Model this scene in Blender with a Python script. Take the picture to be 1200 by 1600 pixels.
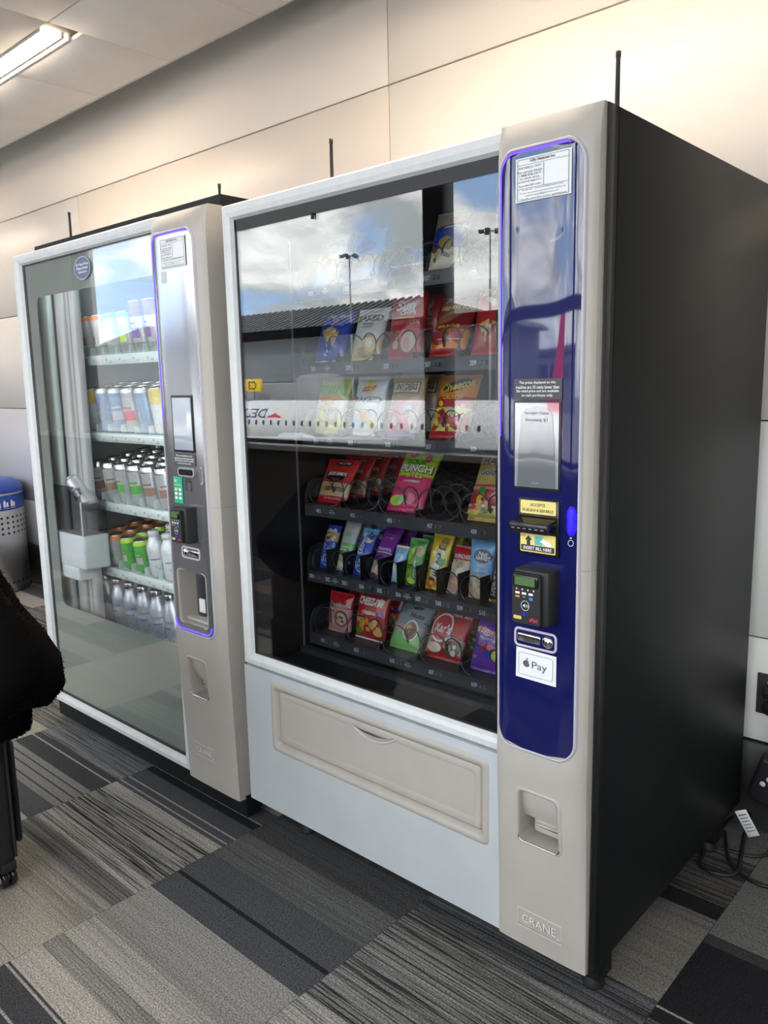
import bpy, bmesh, math, random
from mathutils import Vector, Matrix
for _o in list(bpy.data.objects): bpy.data.objects.remove(_o)
SC = bpy.context.scene
COL = SC.collection
RND = random.Random(7)
PI = math.pi
# ------------------------------------------------------------------ camera
cd = bpy.data.cameras.new('camera'); cam = bpy.data.objects.new('camera', cd); COL.objects.link(cam)
cam.location = (1.8305, -1.3748, 1.3544)
cam.rotation_euler = (math.radians(80.6309), math.radians(1.2174), math.radians(42.219))
cd.sensor_fit = 'VERTICAL'; cd.sensor_height = 24.0; cd.lens = 24.0 * 1239.7 / 1600.0; cd.clip_start = .02; cd.clip_end = 800
SC.camera = cam
# ------------------------------------------------------------------ view
SC.view_settings.view_transform = 'Standard'; SC.view_settings.look = 'None'
SC.view_settings.gamma = 1.0; SC.view_settings.use_curve_mapping = False
SC.view_settings.exposure = 1.42
SC.cycles.use_denoising = True
SC.cycles.max_bounces = 10; SC.cycles.diffuse_bounces = 5; SC.cycles.glossy_bounces = 5
SC.cycles.transparent_max_bounces = 20; SC.cycles.transmission_bounces = 8
SC.cycles.sample_clamp_indirect = 8.0
# ------------------------------------------------------------------ sky
SKY = 3.1; SEED = 0.0
W = bpy.data.worlds.new('sky'); SC.world = W; W.use_nodes = True
nt = W.node_tree; nt.nodes.clear()
def wn(t, **k):
    n = nt.nodes.new(t)
    for a, b in k.items(): setattr(n, a, b)
    return n
L = nt.links.new
tc = wn('ShaderNodeTexCoord'); sx = wn('ShaderNodeSeparateXYZ'); L(tc.outputs['Generated'], sx.inputs[0])
zz = wn('ShaderNodeMath', operation='MAXIMUM'); L(sx.outputs[2], zz.inputs[0]); zz.inputs[1].default_value = 0.0
cx = wn('ShaderNodeMapping'); L(tc.outputs['Generated'], cx.inputs[0]); cx.inputs['Scale'].default_value = (1, 1, 1.9); cx.inputs['Location'].default_value = (SEED, .0, .0)
n1 = wn('ShaderNodeTexNoise'); n1.inputs['Scale'].default_value = 3.6; n1.inputs['Detail'].default_value = 9; n1.inputs['Roughness'].default_value = .58; n1.inputs['Distortion'].default_value = .5
L(cx.outputs[0], n1.inputs['Vector'])
r1 = wn('ShaderNodeValToRGB'); r1.color_ramp.elements[0].position = .37; r1.color_ramp.elements[1].position = .46
L(n1.outputs['Fac'], r1.inputs[0])
n2 = wn('ShaderNodeTexNoise'); n2.inputs['Scale'].default_value = 7.0; n2.inputs['Distortion'].default_value = .6; n2.inputs['Detail'].default_value = 8; n2.inputs['Roughness'].default_value = .62
L(cx.outputs[0], n2.inputs['Vector'])
r2 = wn('ShaderNodeValToRGB')
r2.color_ramp.elements[0].position = .40; r2.color_ramp.elements[0].color = (.44, .47, .48, 1)
r2.color_ramp.elements[1].position = .60; r2.color_ramp.elements[1].color = (1.04, 1.04, 1.02, 1)
L(n2.outputs['Fac'], r2.inputs[0])
rb = wn('ShaderNodeValToRGB')
rb.color_ramp.elements[0].position = 0; rb.color_ramp.elements[0].color = (.40, .56, .78, 1)
rb.color_ramp.elements[1].position = .7; rb.color_ramp.elements[1].color = (.12, .27, .62, 1)
L(zz.outputs[0], rb.inputs[0])
mx = wn('ShaderNodeMixRGB'); L(r1.outputs[0], mx.inputs[0]); L(rb.outputs[0], mx.inputs[1]); L(r2.outputs[0], mx.inputs[2])
bg = wn('ShaderNodeBackground'); bg.inputs[1].default_value = SKY; L(mx.outputs[0], bg.inputs[0])
wo = wn('ShaderNodeOutputWorld'); L(bg.outputs[0], wo.inputs[0])
sd = bpy.data.lights.new('sun', 'SUN'); sd.energy = 3.5; sd.angle = .02; sd.color = (1, .95, .87)
sun = bpy.data.objects.new('sun', sd); COL.objects.link(sun); sun.location = (20, 40, 60)
sun.rotation_euler = Vector((-.35, -1.0, -1.15)).to_track_quat('-Z', 'Y').to_euler()      # high behind the building: it lights the apron, not the hall
W.cycles.sampling_method = 'MANUAL'; W.cycles.sample_map_resolution = 512

# ================================================================== helpers
MATS = {}
def M(name, col=(.5, .5, .5), rough=.5, metal=0.0, emit=0.0, coat=0.0, coat_ior=1.5, bump=0.0, bscale=200.0, var=0.0, vscale=6.0, spec=.5, stretch=None, ior=None, trans=0.0):
    if name in MATS: return MATS[name]
    m = bpy.data.materials.new(name); m.use_nodes = True
    t = m.node_tree; b = t.nodes['Principled BSDF']; lk = t.links.new
    b.inputs['Base Color'].default_value = (*col, 1); b.inputs['Roughness'].default_value = rough
    b.inputs['Metallic'].default_value = metal; b.inputs['Specular IOR Level'].default_value = spec
    if ior: b.inputs['IOR'].default_value = ior
    if trans: b.inputs['Transmission Weight'].default_value = trans
    if coat: b.inputs['Coat Weight'].default_value = coat; b.inputs['Coat Roughness'].default_value = .03; b.inputs['Coat IOR'].default_value = coat_ior
    if emit: b.inputs['Emission Color'].default_value = (*col, 1); b.inputs['Emission Strength'].default_value = emit
    if bump or var:
        tcn = t.nodes.new('ShaderNodeTexCoord'); mp = t.nodes.new('ShaderNodeMapping'); lk(tcn.outputs['Object'], mp.inputs[0])
        if stretch: mp.inputs['Scale'].default_value = stretch
    if var:
        n = t.nodes.new('ShaderNodeTexNoise'); n.inputs['Scale'].default_value = vscale; n.inputs['Detail'].default_value = 5; lk(mp.outputs[0], n.inputs['Vector'])
        r = t.nodes.new('ShaderNodeValToRGB'); a = max(0, 1 - var); c = 1 + var * .6
        r.color_ramp.elements[0].position = .3; r.color_ramp.elements[0].color = (*[x * a for x in col], 1)
        r.color_ramp.elements[1].position = .7; r.color_ramp.elements[1].color = (*[min(1, x * c) for x in col], 1)
        lk(n.outputs['Fac'], r.inputs[0]); lk(r.outputs[0], b.inputs['Base Color'])
    if bump:
        n = t.nodes.new('ShaderNodeTexNoise'); n.inputs['Scale'].default_value = bscale; n.inputs['Detail'].default_value = 3; lk(mp.outputs[0], n.inputs['Vector'])
        bp = t.nodes.new('ShaderNodeBump'); bp.inputs['Strength'].default_value = bump; bp.inputs['Distance'].default_value = .002
        lk(n.outputs['Fac'], bp.inputs['Height']); lk(bp.outputs[0], b.inputs['Normal'])
    MATS[name] = m
    return m
def glass_mat(name, gain=2.6, tint=(1, 1, 1), rough=0.0, base=0.0):
    m = bpy.data.materials.new(name); m.use_nodes = True; t = m.node_tree; t.nodes.clear(); lk = t.links.new
    o = t.nodes.new('ShaderNodeOutputMaterial'); mxs = t.nodes.new('ShaderNodeMixShader')
    tr = t.nodes.new('ShaderNodeBsdfTransparent'); tr.inputs[0].default_value = (*tint, 1)
    g = t.nodes.new('ShaderNodeBsdfGlossy'); g.inputs['Roughness'].default_value = rough; g.inputs[0].default_value = (1, 1, 1, 1)
    f = t.nodes.new('ShaderNodeFresnel'); 
    ge = t.nodes.new('ShaderNodeNewGeometry'); io = t.nodes.new('ShaderNodeMapRange'); lk(ge.outputs['Backfacing'], io.inputs[0]); io.inputs[3].default_value = 1.5; io.inputs[4].default_value = 1 / 1.5; lk(io.outputs[0], f.inputs[0])
    mu = t.nodes.new('ShaderNodeMath'); mu.operation = 'MULTIPLY_ADD'; mu.use_clamp = True; mu.inputs[1].default_value = gain; mu.inputs[2].default_value = base
    lk(f.outputs[0], mu.inputs[0]); lk(mu.outputs[0], mxs.inputs[0]); lk(tr.outputs[0], mxs.inputs[1]); lk(g.outputs[0], mxs.inputs[2]); lk(mxs.outputs[0], o.inputs[0])
    return m

def rr(x0, x1, z0, z1, r, n=5):
    pts = []
    for cx_, cz_, a0 in ((x1 - r, z1 - r, 0), (x0 + r, z1 - r, PI / 2), (x0 + r, z0 + r, PI), (x1 - r, z0 + r, 1.5 * PI)):
        for i in range(n + 1):
            a = a0 + PI / 2 * i / n
            pts.append((cx_ + r * math.cos(a), cz_ + r * math.sin(a)))
    return pts
def expand(pts, d):
    cx_ = sum(p[0] for p in pts) / len(pts); out = []
    n = len(pts)
    for i in range(n):
        ax, az = pts[i - 1]; bx, bz = pts[(i + 1) % n]
        tx, tz = bx - ax, bz - az; l = math.hypot(tx, tz) or 1
        out.append((pts[i][0] + d * tz / l, pts[i][1] - d * tx / l))
    return out
class MB:
    def __init__(s): s.v = []; s.f = []; s.m = []; s.sm = []; s.mats = []
    def mi(s, mat):
        if mat not in s.mats: s.mats.append(mat)
        return s.mats.index(mat)
    def add(s, vs, fs, mat, smooth=False):
        o = len(s.v); k = s.mi(mat); s.v.extend([tuple(p) for p in vs])
        for f in fs: s.f.append(tuple(i + o for i in f)); s.m.append(k); s.sm.append(smooth)
        return s
    def box(s, x0, x1, y0, y1, z0, z1, mat):
        v = [(x0, y0, z0), (x1, y0, z0), (x1, y1, z0), (x0, y1, z0), (x0, y0, z1), (x1, y0, z1), (x1, y1, z1), (x0, y1, z1)]
        return s.add(v, [(0, 3, 2, 1), (4, 5, 6, 7), (0, 1, 5, 4), (1, 2, 6, 5), (2, 3, 7, 6), (3, 0, 4, 7)], mat)
    def rbox(s, x0, x1, y0, y1, z0, z1, r, mat, seg=2):
        bm = bmesh.new(); bmesh.ops.create_cube(bm, size=1)
        for v in bm.verts: v.co = Vector(((x0 + x1) / 2 + v.co.x * (x1 - x0), (y0 + y1) / 2 + v.co.y * (y1 - y0), (z0 + z1) / 2 + v.co.z * (z1 - z0)))
        bmesh.ops.bevel(bm, geom=bm.edges[:], offset=r, segments=seg, affect='EDGES', profile=.5)
        bm.verts.index_update()
        s.add([v.co[:] for v in bm.verts], [[v.index for v in f.verts] for f in bm.faces], mat, True); bm.free(); return s
    def prism(s, pts, y0, y1, mat, smooth=False):          # outline in XZ (counter-clockwise), extruded along y
        n = len(pts); v = [(x, y0, z) for x, z in pts] + [(x, y1, z) for x, z in pts]
        s.add(v, [tuple(range(n)), tuple(reversed(range(n, 2 * n)))], mat)
        s.add(v, [(i, n + i, n + (i + 1) % n, (i + 1) % n) for i in range(n)], mat, smooth); return s
    def strip(s, loops, mat, closed=True, smooth=False):   # rows of equal length joined by quads
        n = len(loops[0]); v = [p for lp in loops for p in lp]; f = []
        for a in range(len(loops) - 1):
            for i in range(n if closed else n - 1):
                j = (i + 1) % n; f.append((a * n + i, a * n + j, (a + 1) * n + j, (a + 1) * n + i))
        return s.add(v, f, mat, smooth)
    def lathe(s, prof, n, c, mat, smooth=True, ax='z', a0=0, a1=2 * PI):
        full = abs(a1 - a0 - 2 * PI) < 1e-6; k = n if full else n + 1; loops = []
        for r, h in prof:
            lp = []
            for i in range(k):
                a = a0 + (a1 - a0) * i / n; p, q = r * math.cos(a), r * math.sin(a)
                lp.append((c[0] + p, c[1] + q, c[2] + h) if ax == 'z' else ((c[0] + p, c[1] + h, c[2] + q) if ax == 'y' else (c[0] + h, c[1] + p, c[2] + q)))
            loops.append(lp)
        return s.strip(loops, mat, full, smooth)
    def tube(s, path, r, mat, n=6, closed=False):
        P = [Vector(p) for p in path]; loops = []; up = Vector((.13, .27, .95)).normalized()
        for i, p in enumerate(P):
            t = (P[min(i + 1, len(P) - 1)] - P[max(i - 1, 0)]); t.normalize()
            a = t.cross(up)
            if a.length < 1e-4: a = t.cross(Vector((1, 0, 0)))
            a.normalize(); b = t.cross(a)
            loops.append([p + r * (math.cos(2 * PI * k / n) * a + math.sin(2 * PI * k / n) * b) for k in range(n)])
        s.strip(loops, mat, True, True)
        s.add(loops[0], [tuple(range(n))], mat); s.add(loops[-1], [tuple(reversed(range(n)))], mat); return s
    def surf(s, fn, us, vs, mat, smooth=True, skip=None, matfn=None):
        nu = len(us); V_ = [fn(u, v) for v in vs for u in us]
        o = len(s.v); s.v.extend([tuple(p) for p in V_])
        for j in range(len(vs) - 1):
            for i in range(nu - 1):
                um, vm = (us[i] + us[i + 1]) / 2, (vs[j] + vs[j + 1]) / 2
                if skip and skip(um, vm): continue
                s.f.append((o + j * nu + i, o + j * nu + i + 1, o + (j + 1) * nu + i + 1, o + (j + 1) * nu + i)); s.m.append(s.mi(matfn(um, vm) if matfn else mat)); s.sm.append(smooth)
        return s
    # ---- decals: S maps (a, b, off) to a point of the surface, lifted by off
    def dpoly(s, S, pts, off, mat, rings=1):
        cx_ = sum(p[0] for p in pts) / len(pts); cz_ = sum(p[1] for p in pts) / len(pts); n = len(pts)
        v = [S(cx_, cz_, off)]
        for k in range(1, rings + 1):
            q = k / rings; v += [S(cx_ + (x - cx_) * q, cz_ + (z - cz_) * q, off) for x, z in pts]
        f = [(0, 1 + i, 1 + (i + 1) % n) for i in range(n)]
        for k in range(rings - 1):
            a = 1 + k * n; f += [(a + i, a + n + i, a + n + (i + 1) % n, a + (i + 1) % n) for i in range(n)]
        return s.add(v, f, mat)
    def dell(s, S, a, b, ra, rb, off, mat, n=16, rings=2, rot=0):
        c_, s_ = math.cos(rot), math.sin(rot); P = [(ra * math.cos(2 * PI * i / n), rb * math.sin(2 * PI * i / n)) for i in range(n)]
        return s.dpoly(S, [(a + x * c_ - y * s_, b + x * s_ + y * c_) for x, y in P], off, mat, rings)
    def drect(s, S, a0, a1, b0, b1, off, mat, na=2, nb=2):
        us = [a0 + (a1 - a0) * i / na for i in range(na + 1)]; vs = [b0 + (b1 - b0) * i / nb for i in range(nb + 1)]
        return s.surf(lambda u, v: S(u, v, off), us, vs, mat, False)
    def dring(s, S, pts, w, off, mat):
        q = expand(pts, w)
        return s.strip([[S(*p, off) for p in pts], [S(*p, off) for p in q]], mat)
    def dtext(s, S, txt, a, b, h, off, mat, w=None, al='C', bold=0.0, shear=0.0, rot=0.0):
        vs, fs = glyphs(txt, bold, shear); 
        if not vs: return s
        x0 = min(p[0] for p in vs); x1 = max(p[0] for p in vs); y0 = min(p[1] for p in vs); y1 = max(p[1] for p in vs)
        ky = h / (y1 - y0); kx = (w / (x1 - x0)) if w else ky
        ox = {'C': -(x0 + x1) / 2, 'L': -x0, 'R': -x1}[al] * kx; oy = -(y0 + y1) / 2 * ky
        c_, s_ = math.cos(rot), math.sin(rot); out = []
        for x, y in vs:
            p, q = x * kx + ox, y * ky + oy
            if rot: p, q = p * c_ - q * s_, p * s_ + q * c_
            out.append(S(a + p, b + q, off))
        return s.add(out, fs, mat)
    def build(s, name, parent=None, loc=None, rot=None, label=None, mod=None):
        me = bpy.data.meshes.new(name); me.from_pydata(s.v, [], s.f); me.update()
        for m in s.mats: me.materials.append(m)
        me.polygons.foreach_set('material_index', s.m); me.polygons.foreach_set('use_smooth', s.sm)
        return place(name, me, parent, loc, rot, label)
_G = {}
def glyphs(txt, bold=0.0, shear=0.0):
    k = (txt, bold, shear)
    if k not in _G:
        c = bpy.data.curves.new('t', 'FONT'); c.body = txt; c.resolution_u = 3; c.offset = bold; c.shear = shear
        o = bpy.data.objects.new('t', c); me = bpy.data.meshes.new_from_object(o)
        _G[k] = ([(v.co.x, v.co.y) for v in me.vertices], [tuple(p.vertices) for p in me.polygons])
        bpy.data.objects.remove(o); bpy.data.curves.remove(c); bpy.data.meshes.remove(me)
    return _G[k]
def place(name, me, parent=None, loc=None, rot=None, label=None):
    o = bpy.data.objects.new(name, me); COL.objects.link(o)
    if parent: o.parent = parent
    if loc: o.location = loc
    if rot: o.rotation_euler = rot
    if label: o['label'] = label
    return o
def empty(name, loc=(0, 0, 0), rot=None):
    o = bpy.data.objects.new(name, None); COL.objects.link(o); o.location = loc; o.empty_display_size = .05
    if rot: o.rotation_euler = rot
    return o
def tag(o, label, cat, group=None):
    o['label'] = label; o['category'] = cat
    if group: o['group'] = group
    return o
def struct(o): o['kind'] = 'structure'; return o
def copy_tree(o, parent=None):
    c = o.copy(); COL.objects.link(c); c.parent = parent
    for ch in o.children: copy_tree(ch, c)
    return c
def plane_y(y):                      # flat surface facing -y
    return lambda a, b, off=0: (a, y - off, b)
# ------------------------------------------------------------------ shared materials
alu = M('brushed_aluminium', (.67, .69, .70), .5, .04, spec=.25, var=.06, vscale=30, stretch=(1, 1, 1))
black_metal = M('black_powder_coat', (.011, .0125, .0135), .5, spec=.22, bump=.12, bscale=900, var=.15, vscale=3)
black_gloss = M('black_gloss_plastic', (.012, .012, .014), .16)
black_matte = M('black_matte_plastic', (.016, .016, .018), .55)
champagne = M('champagne_plastic', (.455, .425, .39), .42, .04, spec=.3, var=.05, vscale=9)
silverpaint = M('silver_grey_paint', (.52, .56, .59), .42, .08, spec=.35, var=.05, vscale=7)
grey_plastic = M('grey_plastic', (.30, .31, .32), .4)
chrome = M('chrome', (.75, .75, .76), .12, 1.0)
white_p = M('white_sticker', (.80, .82, .84), .5)
ink = M('dark_ink', (.03, .03, .035), .6)
white_ink = M('white_ink', (.85, .86, .88), .5)
# ================================================================== the hall
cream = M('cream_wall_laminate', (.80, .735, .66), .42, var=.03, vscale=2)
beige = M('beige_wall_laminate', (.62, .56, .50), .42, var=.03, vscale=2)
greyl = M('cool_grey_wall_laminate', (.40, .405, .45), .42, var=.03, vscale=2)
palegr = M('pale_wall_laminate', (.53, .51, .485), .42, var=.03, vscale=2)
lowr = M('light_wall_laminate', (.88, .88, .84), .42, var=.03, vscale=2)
cream_r = M('dimmed_cream_wall_laminate', (.71, .655, .59), .42, var=.03, vscale=2)  # same cream, darkened in colour to hold back strong light on these panels
wall_core = M('wall_core', (.05, .048, .045), .8)
tile_m = M('ceiling_tile_mineral', (.96, .93, .90), .85, bump=.25, bscale=600, var=.04, vscale=4)
dark_paint = M('dark_plenum_paint', (.06, .058, .055), .8)
rubber = M('black_rubber_base', (.014, .014, .015), .5)

# ---- carpet
def carpet_mat():
    m = bpy.data.materials.new('striped_carpet_pile'); m.use_nodes = True; t = m.node_tree; lk = t.links.new; b = t.nodes['Principled BSDF']
    at = t.nodes.new('ShaderNodeAttribute'); at.attribute_name = 'pile'
    tcn = t.nodes.new('ShaderNodeTexCoord')
    mp = t.nodes.new('ShaderNodeMapping'); mp.inputs['Scale'].default_value = (2.2, 175, 1); lk(tcn.outputs['Object'], mp.inputs[0])
    n = t.nodes.new('ShaderNodeTexNoise'); n.inputs['Scale'].default_value = 1.0; n.inputs['Detail'].default_value = 3; n.inputs['Roughness'].default_value = .7; lk(mp.outputs[0], n.inputs['Vector'])
    r = t.nodes.new('ShaderNodeValToRGB'); r.color_ramp.elements[0].position = .50; r.color_ramp.elements[1].position = .56; lk(n.outputs['Fac'], r.inputs[0])
    mu = t.nodes.new('ShaderNodeMath'); mu.operation = 'MULTIPLY'; lk(r.outputs[0], mu.inputs[0]); lk(at.outputs['Alpha'], mu.inputs[1])
    mx_ = t.nodes.new('ShaderNodeMixRGB'); lk(mu.outputs[0], mx_.inputs[0]); lk(at.outputs['Color'], mx_.inputs[1]); mx_.inputs[2].default_value = (.022, .022, .023, 1)
    mp2 = t.nodes.new('ShaderNodeMapping'); mp2.inputs['Scale'].default_value = (190, 270, 1); lk(tcn.outputs['Object'], mp2.inputs[0])
    n3 = t.nodes.new('ShaderNodeTexNoise'); n3.inputs['Scale'].default_value = 1.0; n3.inputs['Detail'].default_value = 2; lk(mp2.outputs[0], n3.inputs['Vector'])
    r3 = t.nodes.new('ShaderNodeValToRGB'); r3.color_ramp.elements[0].position = .3; r3.color_ramp.elements[0].color = (.50, .50, .50, 1); r3.color_ramp.elements[1].position = .72; r3.color_ramp.elements[1].color = (1.55, 1.55, 1.55, 1); lk(n3.outputs['Fac'], r3.inputs[0])
    m2 = t.nodes.new('ShaderNodeMixRGB'); m2.blend_type = 'MULTIPLY'; m2.inputs[0].default_value = 1; lk(mx_.outputs[0], m2.inputs[1]); lk(r3.outputs[0], m2.inputs[2])
    lk(m2.outputs[0], b.inputs['Base Color']); b.inputs['Roughness'].default_value = .95; b.inputs['Specular IOR Level'].default_value = .1
    bp = t.nodes.new('ShaderNodeBump'); bp.inputs['Strength'].default_value = .7; bp.inputs['Distance'].default_value = .003; lk(n3.outputs['Fac'], bp.inputs['Height']); lk(bp.outputs[0], b.inputs['Normal'])
    return m
carpet = carpet_mat()
floor_core = M('plain_grey_carpet', (.085, .083, .08), .95, bump=.5, bscale=500, var=.4, vscale=3)
fl = struct(MB().box(-12, 5.2, -3.3, 1.15, -.12, -.007, floor_core).build('floor'))
LT, MD, DK, BK, SL = (.28, .265, .245), (.125, .122, .118), (.042, .043, .046), (.016, .016, .018), (.062, .064, .070)
# (y0, y1, colour, raggedness) seen in each column of tiles
BANDS = {
 0: [(-1.0, -.735, DK, .0, 'thin'), (-.735, -.66, LT, .15), (-.66, -.60, (.19, .185, .17), .4), (-.60, -.52, LT, .2), (-.52, -.48, (.21, .2, .185), .2), (-.48, -.355, (.23, .22, .205), .10), (-.355, -.27, SL, 0), (-.27, -.262, BK, 0), (-.262, -.15, SL, 0), (-.15, -.02, (.10, .10, .10), .35), (-.02, .10, (.065, .065, .068), .3), (.10, .255, DK, .2)],
 -1: [(-1.2, -.60, (.25, .235, .205), .05), (-.60, -.47, (.24, .225, .20), .35), (-.47, -.40, MD, .6), (-.40, -.34, LT, .75), (-.34, -.16, (.2, .195, .18), 1.0), (-.16, -.115, LT, .3), (-.115, .0, SL, 0, 'thin'), (.0, .03, BK, 0), (.03, .1, SL, .2, 'thin')],
 1: [(-1, -.34, LT, .6), (-.34, .04, (.17, .168, .16), .95), (.04, .15, (.085, .085, .09), .9), (.15, .44, (.155, .148, .132), .15), (.44, .50, MD, .5), (.50, .56, BK, .3), (.56, .80, (.075, .072, .068), .9), (.80, 1, MD, .3)],
 2: [(-1, .10, (.07, .07, .072), .8), (.10, .20, BK, 0, 'thin'), (.20, .36, BK, 0), (.36, .40, BK, 0, 'thin'), (.40, .44, DK, .2), (.44, 1, (.13, .13, .122), .1)],
 -2: [(-1.2, -.47, MD, .2), (-.47, -.425, LT, 0), (-.425, -.335, SL, 0), (-.335, -.20, (.15, .148, .142), .05, 'dark'), (-.20, -.105, DK, 0, 'thin'), (-.105, .1, (.13, .135, .14), .7)],
 -3: [(-1.2, -.35, LT, .2), (-.35, -.07, (.24, .23, .205), .05), (-.07, .1, (.14, .135, .125), .8), (.1, .3, MD, .8)],
 -5: [(.2, .6, DK, 0, 'thin'), (.6, 1, MD, .8)],
}
JOINT = {0: -.355, -1: -.115, 1: .15, 2: .44, -2: -.105, -3: -.07}
def pile(i, y, rnd, tb):
    for b in BANDS.get(i, []):
        if b[0] <= y < b[1]:
            c = b[2]; st = b[4] if len(b) > 4 else ''
            ph = (y * 1000) % 34
            if st == 'thin' and ph < 3.6: c = (.24, .235, .22)
            if st == 'dark' and ph < 5: c = DK
            k = 1 + (rnd.random() - .5) * (.07 + .5 * b[3])
            k *= 1.2; return (c[0] * k, c[1] * k, c[2] * k, b[3])
    q = tb[int((y * 7.3) % len(tb))]; k = 1 + (rnd.random() - .5) * .3
    return (q[0][0] * k, q[0][1] * k, q[0][2] * k, q[1])
NST = 96
for i in range(-9, 4):
    j0 = JOINT.get(i, -.1 + .3 * (i % 2)); k0 = int(math.floor((-2.0 - j0) / .61))
    for k in range(k0, k0 + 6):
        ya, yb = j0 + .61 * k, j0 + .61 * (k + 1)
        if ya > .98: continue
        yb = min(yb, .985)
        rnd = random.Random(i * 91 + k * 7 + 400)
        tb = [rnd.choice([(LT, .2), (LT, .8), (MD, .6), (DK, .3), (MD, .9), (SL, .1)]) for _ in range(5)]
        n = max(4, int(NST * (yb - ya) / .61)); hx = .61 / 2 - .0006; hy = (yb - ya) / 2 - .0006; vs = []; fs = []; cols = []
        for q in range(n + 1):
            y = -hy + 2 * hy * q / n; vs += [(-hx, y, 0), (hx, y, 0)]
        for q in range(n):
            fs.append((2 * q, 2 * q + 1, 2 * q + 3, 2 * q + 2)); cols.append(pile(i, ya + (yb - ya) * (q + .5) / n, rnd, tb))
        b = len(vs); vs += [(-hx, -hy, -.007), (hx, -hy, -.007), (hx, hy, -.007), (-hx, hy, -.007)]
        fs += [(b, b + 1, 1, 0), (b + 2, b + 3, 2 * n, 2 * n + 1), (b + 1, b + 2, *[2 * q + 1 for q in range(n, -1, -1)]), (b + 3, b, *[2 * q for q in range(n + 1)])]; cols += [(.05, .05, .05, 0)] * 4
        me = bpy.data.meshes.new('carpet_tile'); me.from_pydata(vs, [], fs); me.update(); me.materials.append(carpet)
        ca = me.color_attributes.new('pile', 'FLOAT_COLOR', 'CORNER'); arr = []
        for pl in me.polygons: arr += list(cols[pl.index]) * pl.loop_total
        ca.data.foreach_set('color', arr)
        place('carpet_tile', me, fl, (i * .61 + .305, (ya + yb) / 2, 0))

# ---- wall behind the machines
wb = struct(MB().box(-12, 5.2, 1.012, 1.2, 0, 3.6, wall_core).build('wall_back'))
def panel(x0, x1, z0, z1, m, p=wb):
    g = .0025; MB().rbox(x0 + g, x1 - g, .999, 1.014, z0 + g, z1 - g, .0015, m, 1).build('wall_panel', p)
xs = [-12, -9.87, -7.47, -5.07, -2.67, -.27, 2.13, 4.53, 5.2]
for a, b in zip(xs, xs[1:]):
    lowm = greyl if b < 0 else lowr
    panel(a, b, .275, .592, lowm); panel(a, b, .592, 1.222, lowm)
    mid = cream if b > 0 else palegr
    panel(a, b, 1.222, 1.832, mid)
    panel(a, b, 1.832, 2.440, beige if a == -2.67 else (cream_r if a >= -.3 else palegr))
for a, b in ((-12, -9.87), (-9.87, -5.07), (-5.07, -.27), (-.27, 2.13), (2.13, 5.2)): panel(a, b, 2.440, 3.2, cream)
struct(MB().rbox(-12, 5.2, .99, 1.012, 0, .272, .003, rubber, 1).build('baseboard_back'))
# ---- ceiling
ce = struct(MB().box(-12, 5.2, -1.585, .785, 2.768, 2.83, dark_paint).box(-12, 5.2, .80, 1.2, 3.2, 3.3, dark_paint).box(-12, 5.2, .765, .785, 2.83, 3.2, dark_paint).build('ceiling'))
tm_cache = {}
xt = -.745
for i in range(-17, 10):
    x0 = xt + .61 * i; x1 = x0 + .61
    for y0, y1 in ((.243, .79), (-.367, .243), (-.977, -.367), (-1.57, -.977)):
        parts = [(y0, y1)]
        if y0 == .243 and (i in (-3, -2, -6, -7, 1, 2)): parts = [(.385, y1)]
        for a, b in parts:
            key = round(b - a, 3)
            if key not in tm_cache:
                mb = MB().rbox(-.303, .303, -(b - a) / 2 + .002, (b - a) / 2 - .002, 2.751, 2.769, .002, tile_m, 1); o = mb.build('ceiling_tile', ce, ((x0 + x1) / 2, (a + b) / 2, 0)); tm_cache[key] = o.data
            else: place('ceiling_tile', tm_cache[key], ce, ((x0 + x1) / 2, (a + b) / 2, 0))
struct(MB().rbox(-12, 5.2, .785, .793, 2.748, 2.80, .002, M('white_ceiling_trim', (.62, .61, .59), .5), 1).build('trim_1'))
LAMP = 26.0
lamp_on = M('warm_led_diffuser', (1.0, .84, .66), .5, emit=LAMP)
lamp_white = M('white_lamp_housing', (.75, .70, .62), .4)
def ceiling_light(x0, x1, label, y=.243):
    t = tag(empty('ceiling_light', (x0, y, 2.75)), label, 'ceiling light', 'linear ceiling lights')
    l = x1 - x0
    MB().box(.002, l - .002, .002, .014, .0, .02, lamp_white).box(.002, l - .002, .098, .112, .0, .02, lamp_white).box(.002, l - .002, .128, .14, .0, .02, lamp_white).box(.002, l - .002, .002, .14, .0175, .02, lamp_white).build('lamp_housing', t)
    MB().box(.004, l - .004, .016, .096, .006, .012, lamp_on).build('diffuser', t)
    MB().box(.004, l - .004, .114, .126, .008, .012, lamp_on).build('accent_strip', t)
ceiling_light(xt - .61 * 3, -1.445, 'warm linear ceiling light set in the white ceiling tiles')
ceiling_light(xt - .61 * 7, xt - .61 * 5, 'linear ceiling light further along the hall, beyond the photographed one')
ceiling_light(xt + .61, xt + .61 * 3, 'unseen linear ceiling light added to light the hall above the front of the snack machine')  # out-of-view lamp, added because the hall needs its light
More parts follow.
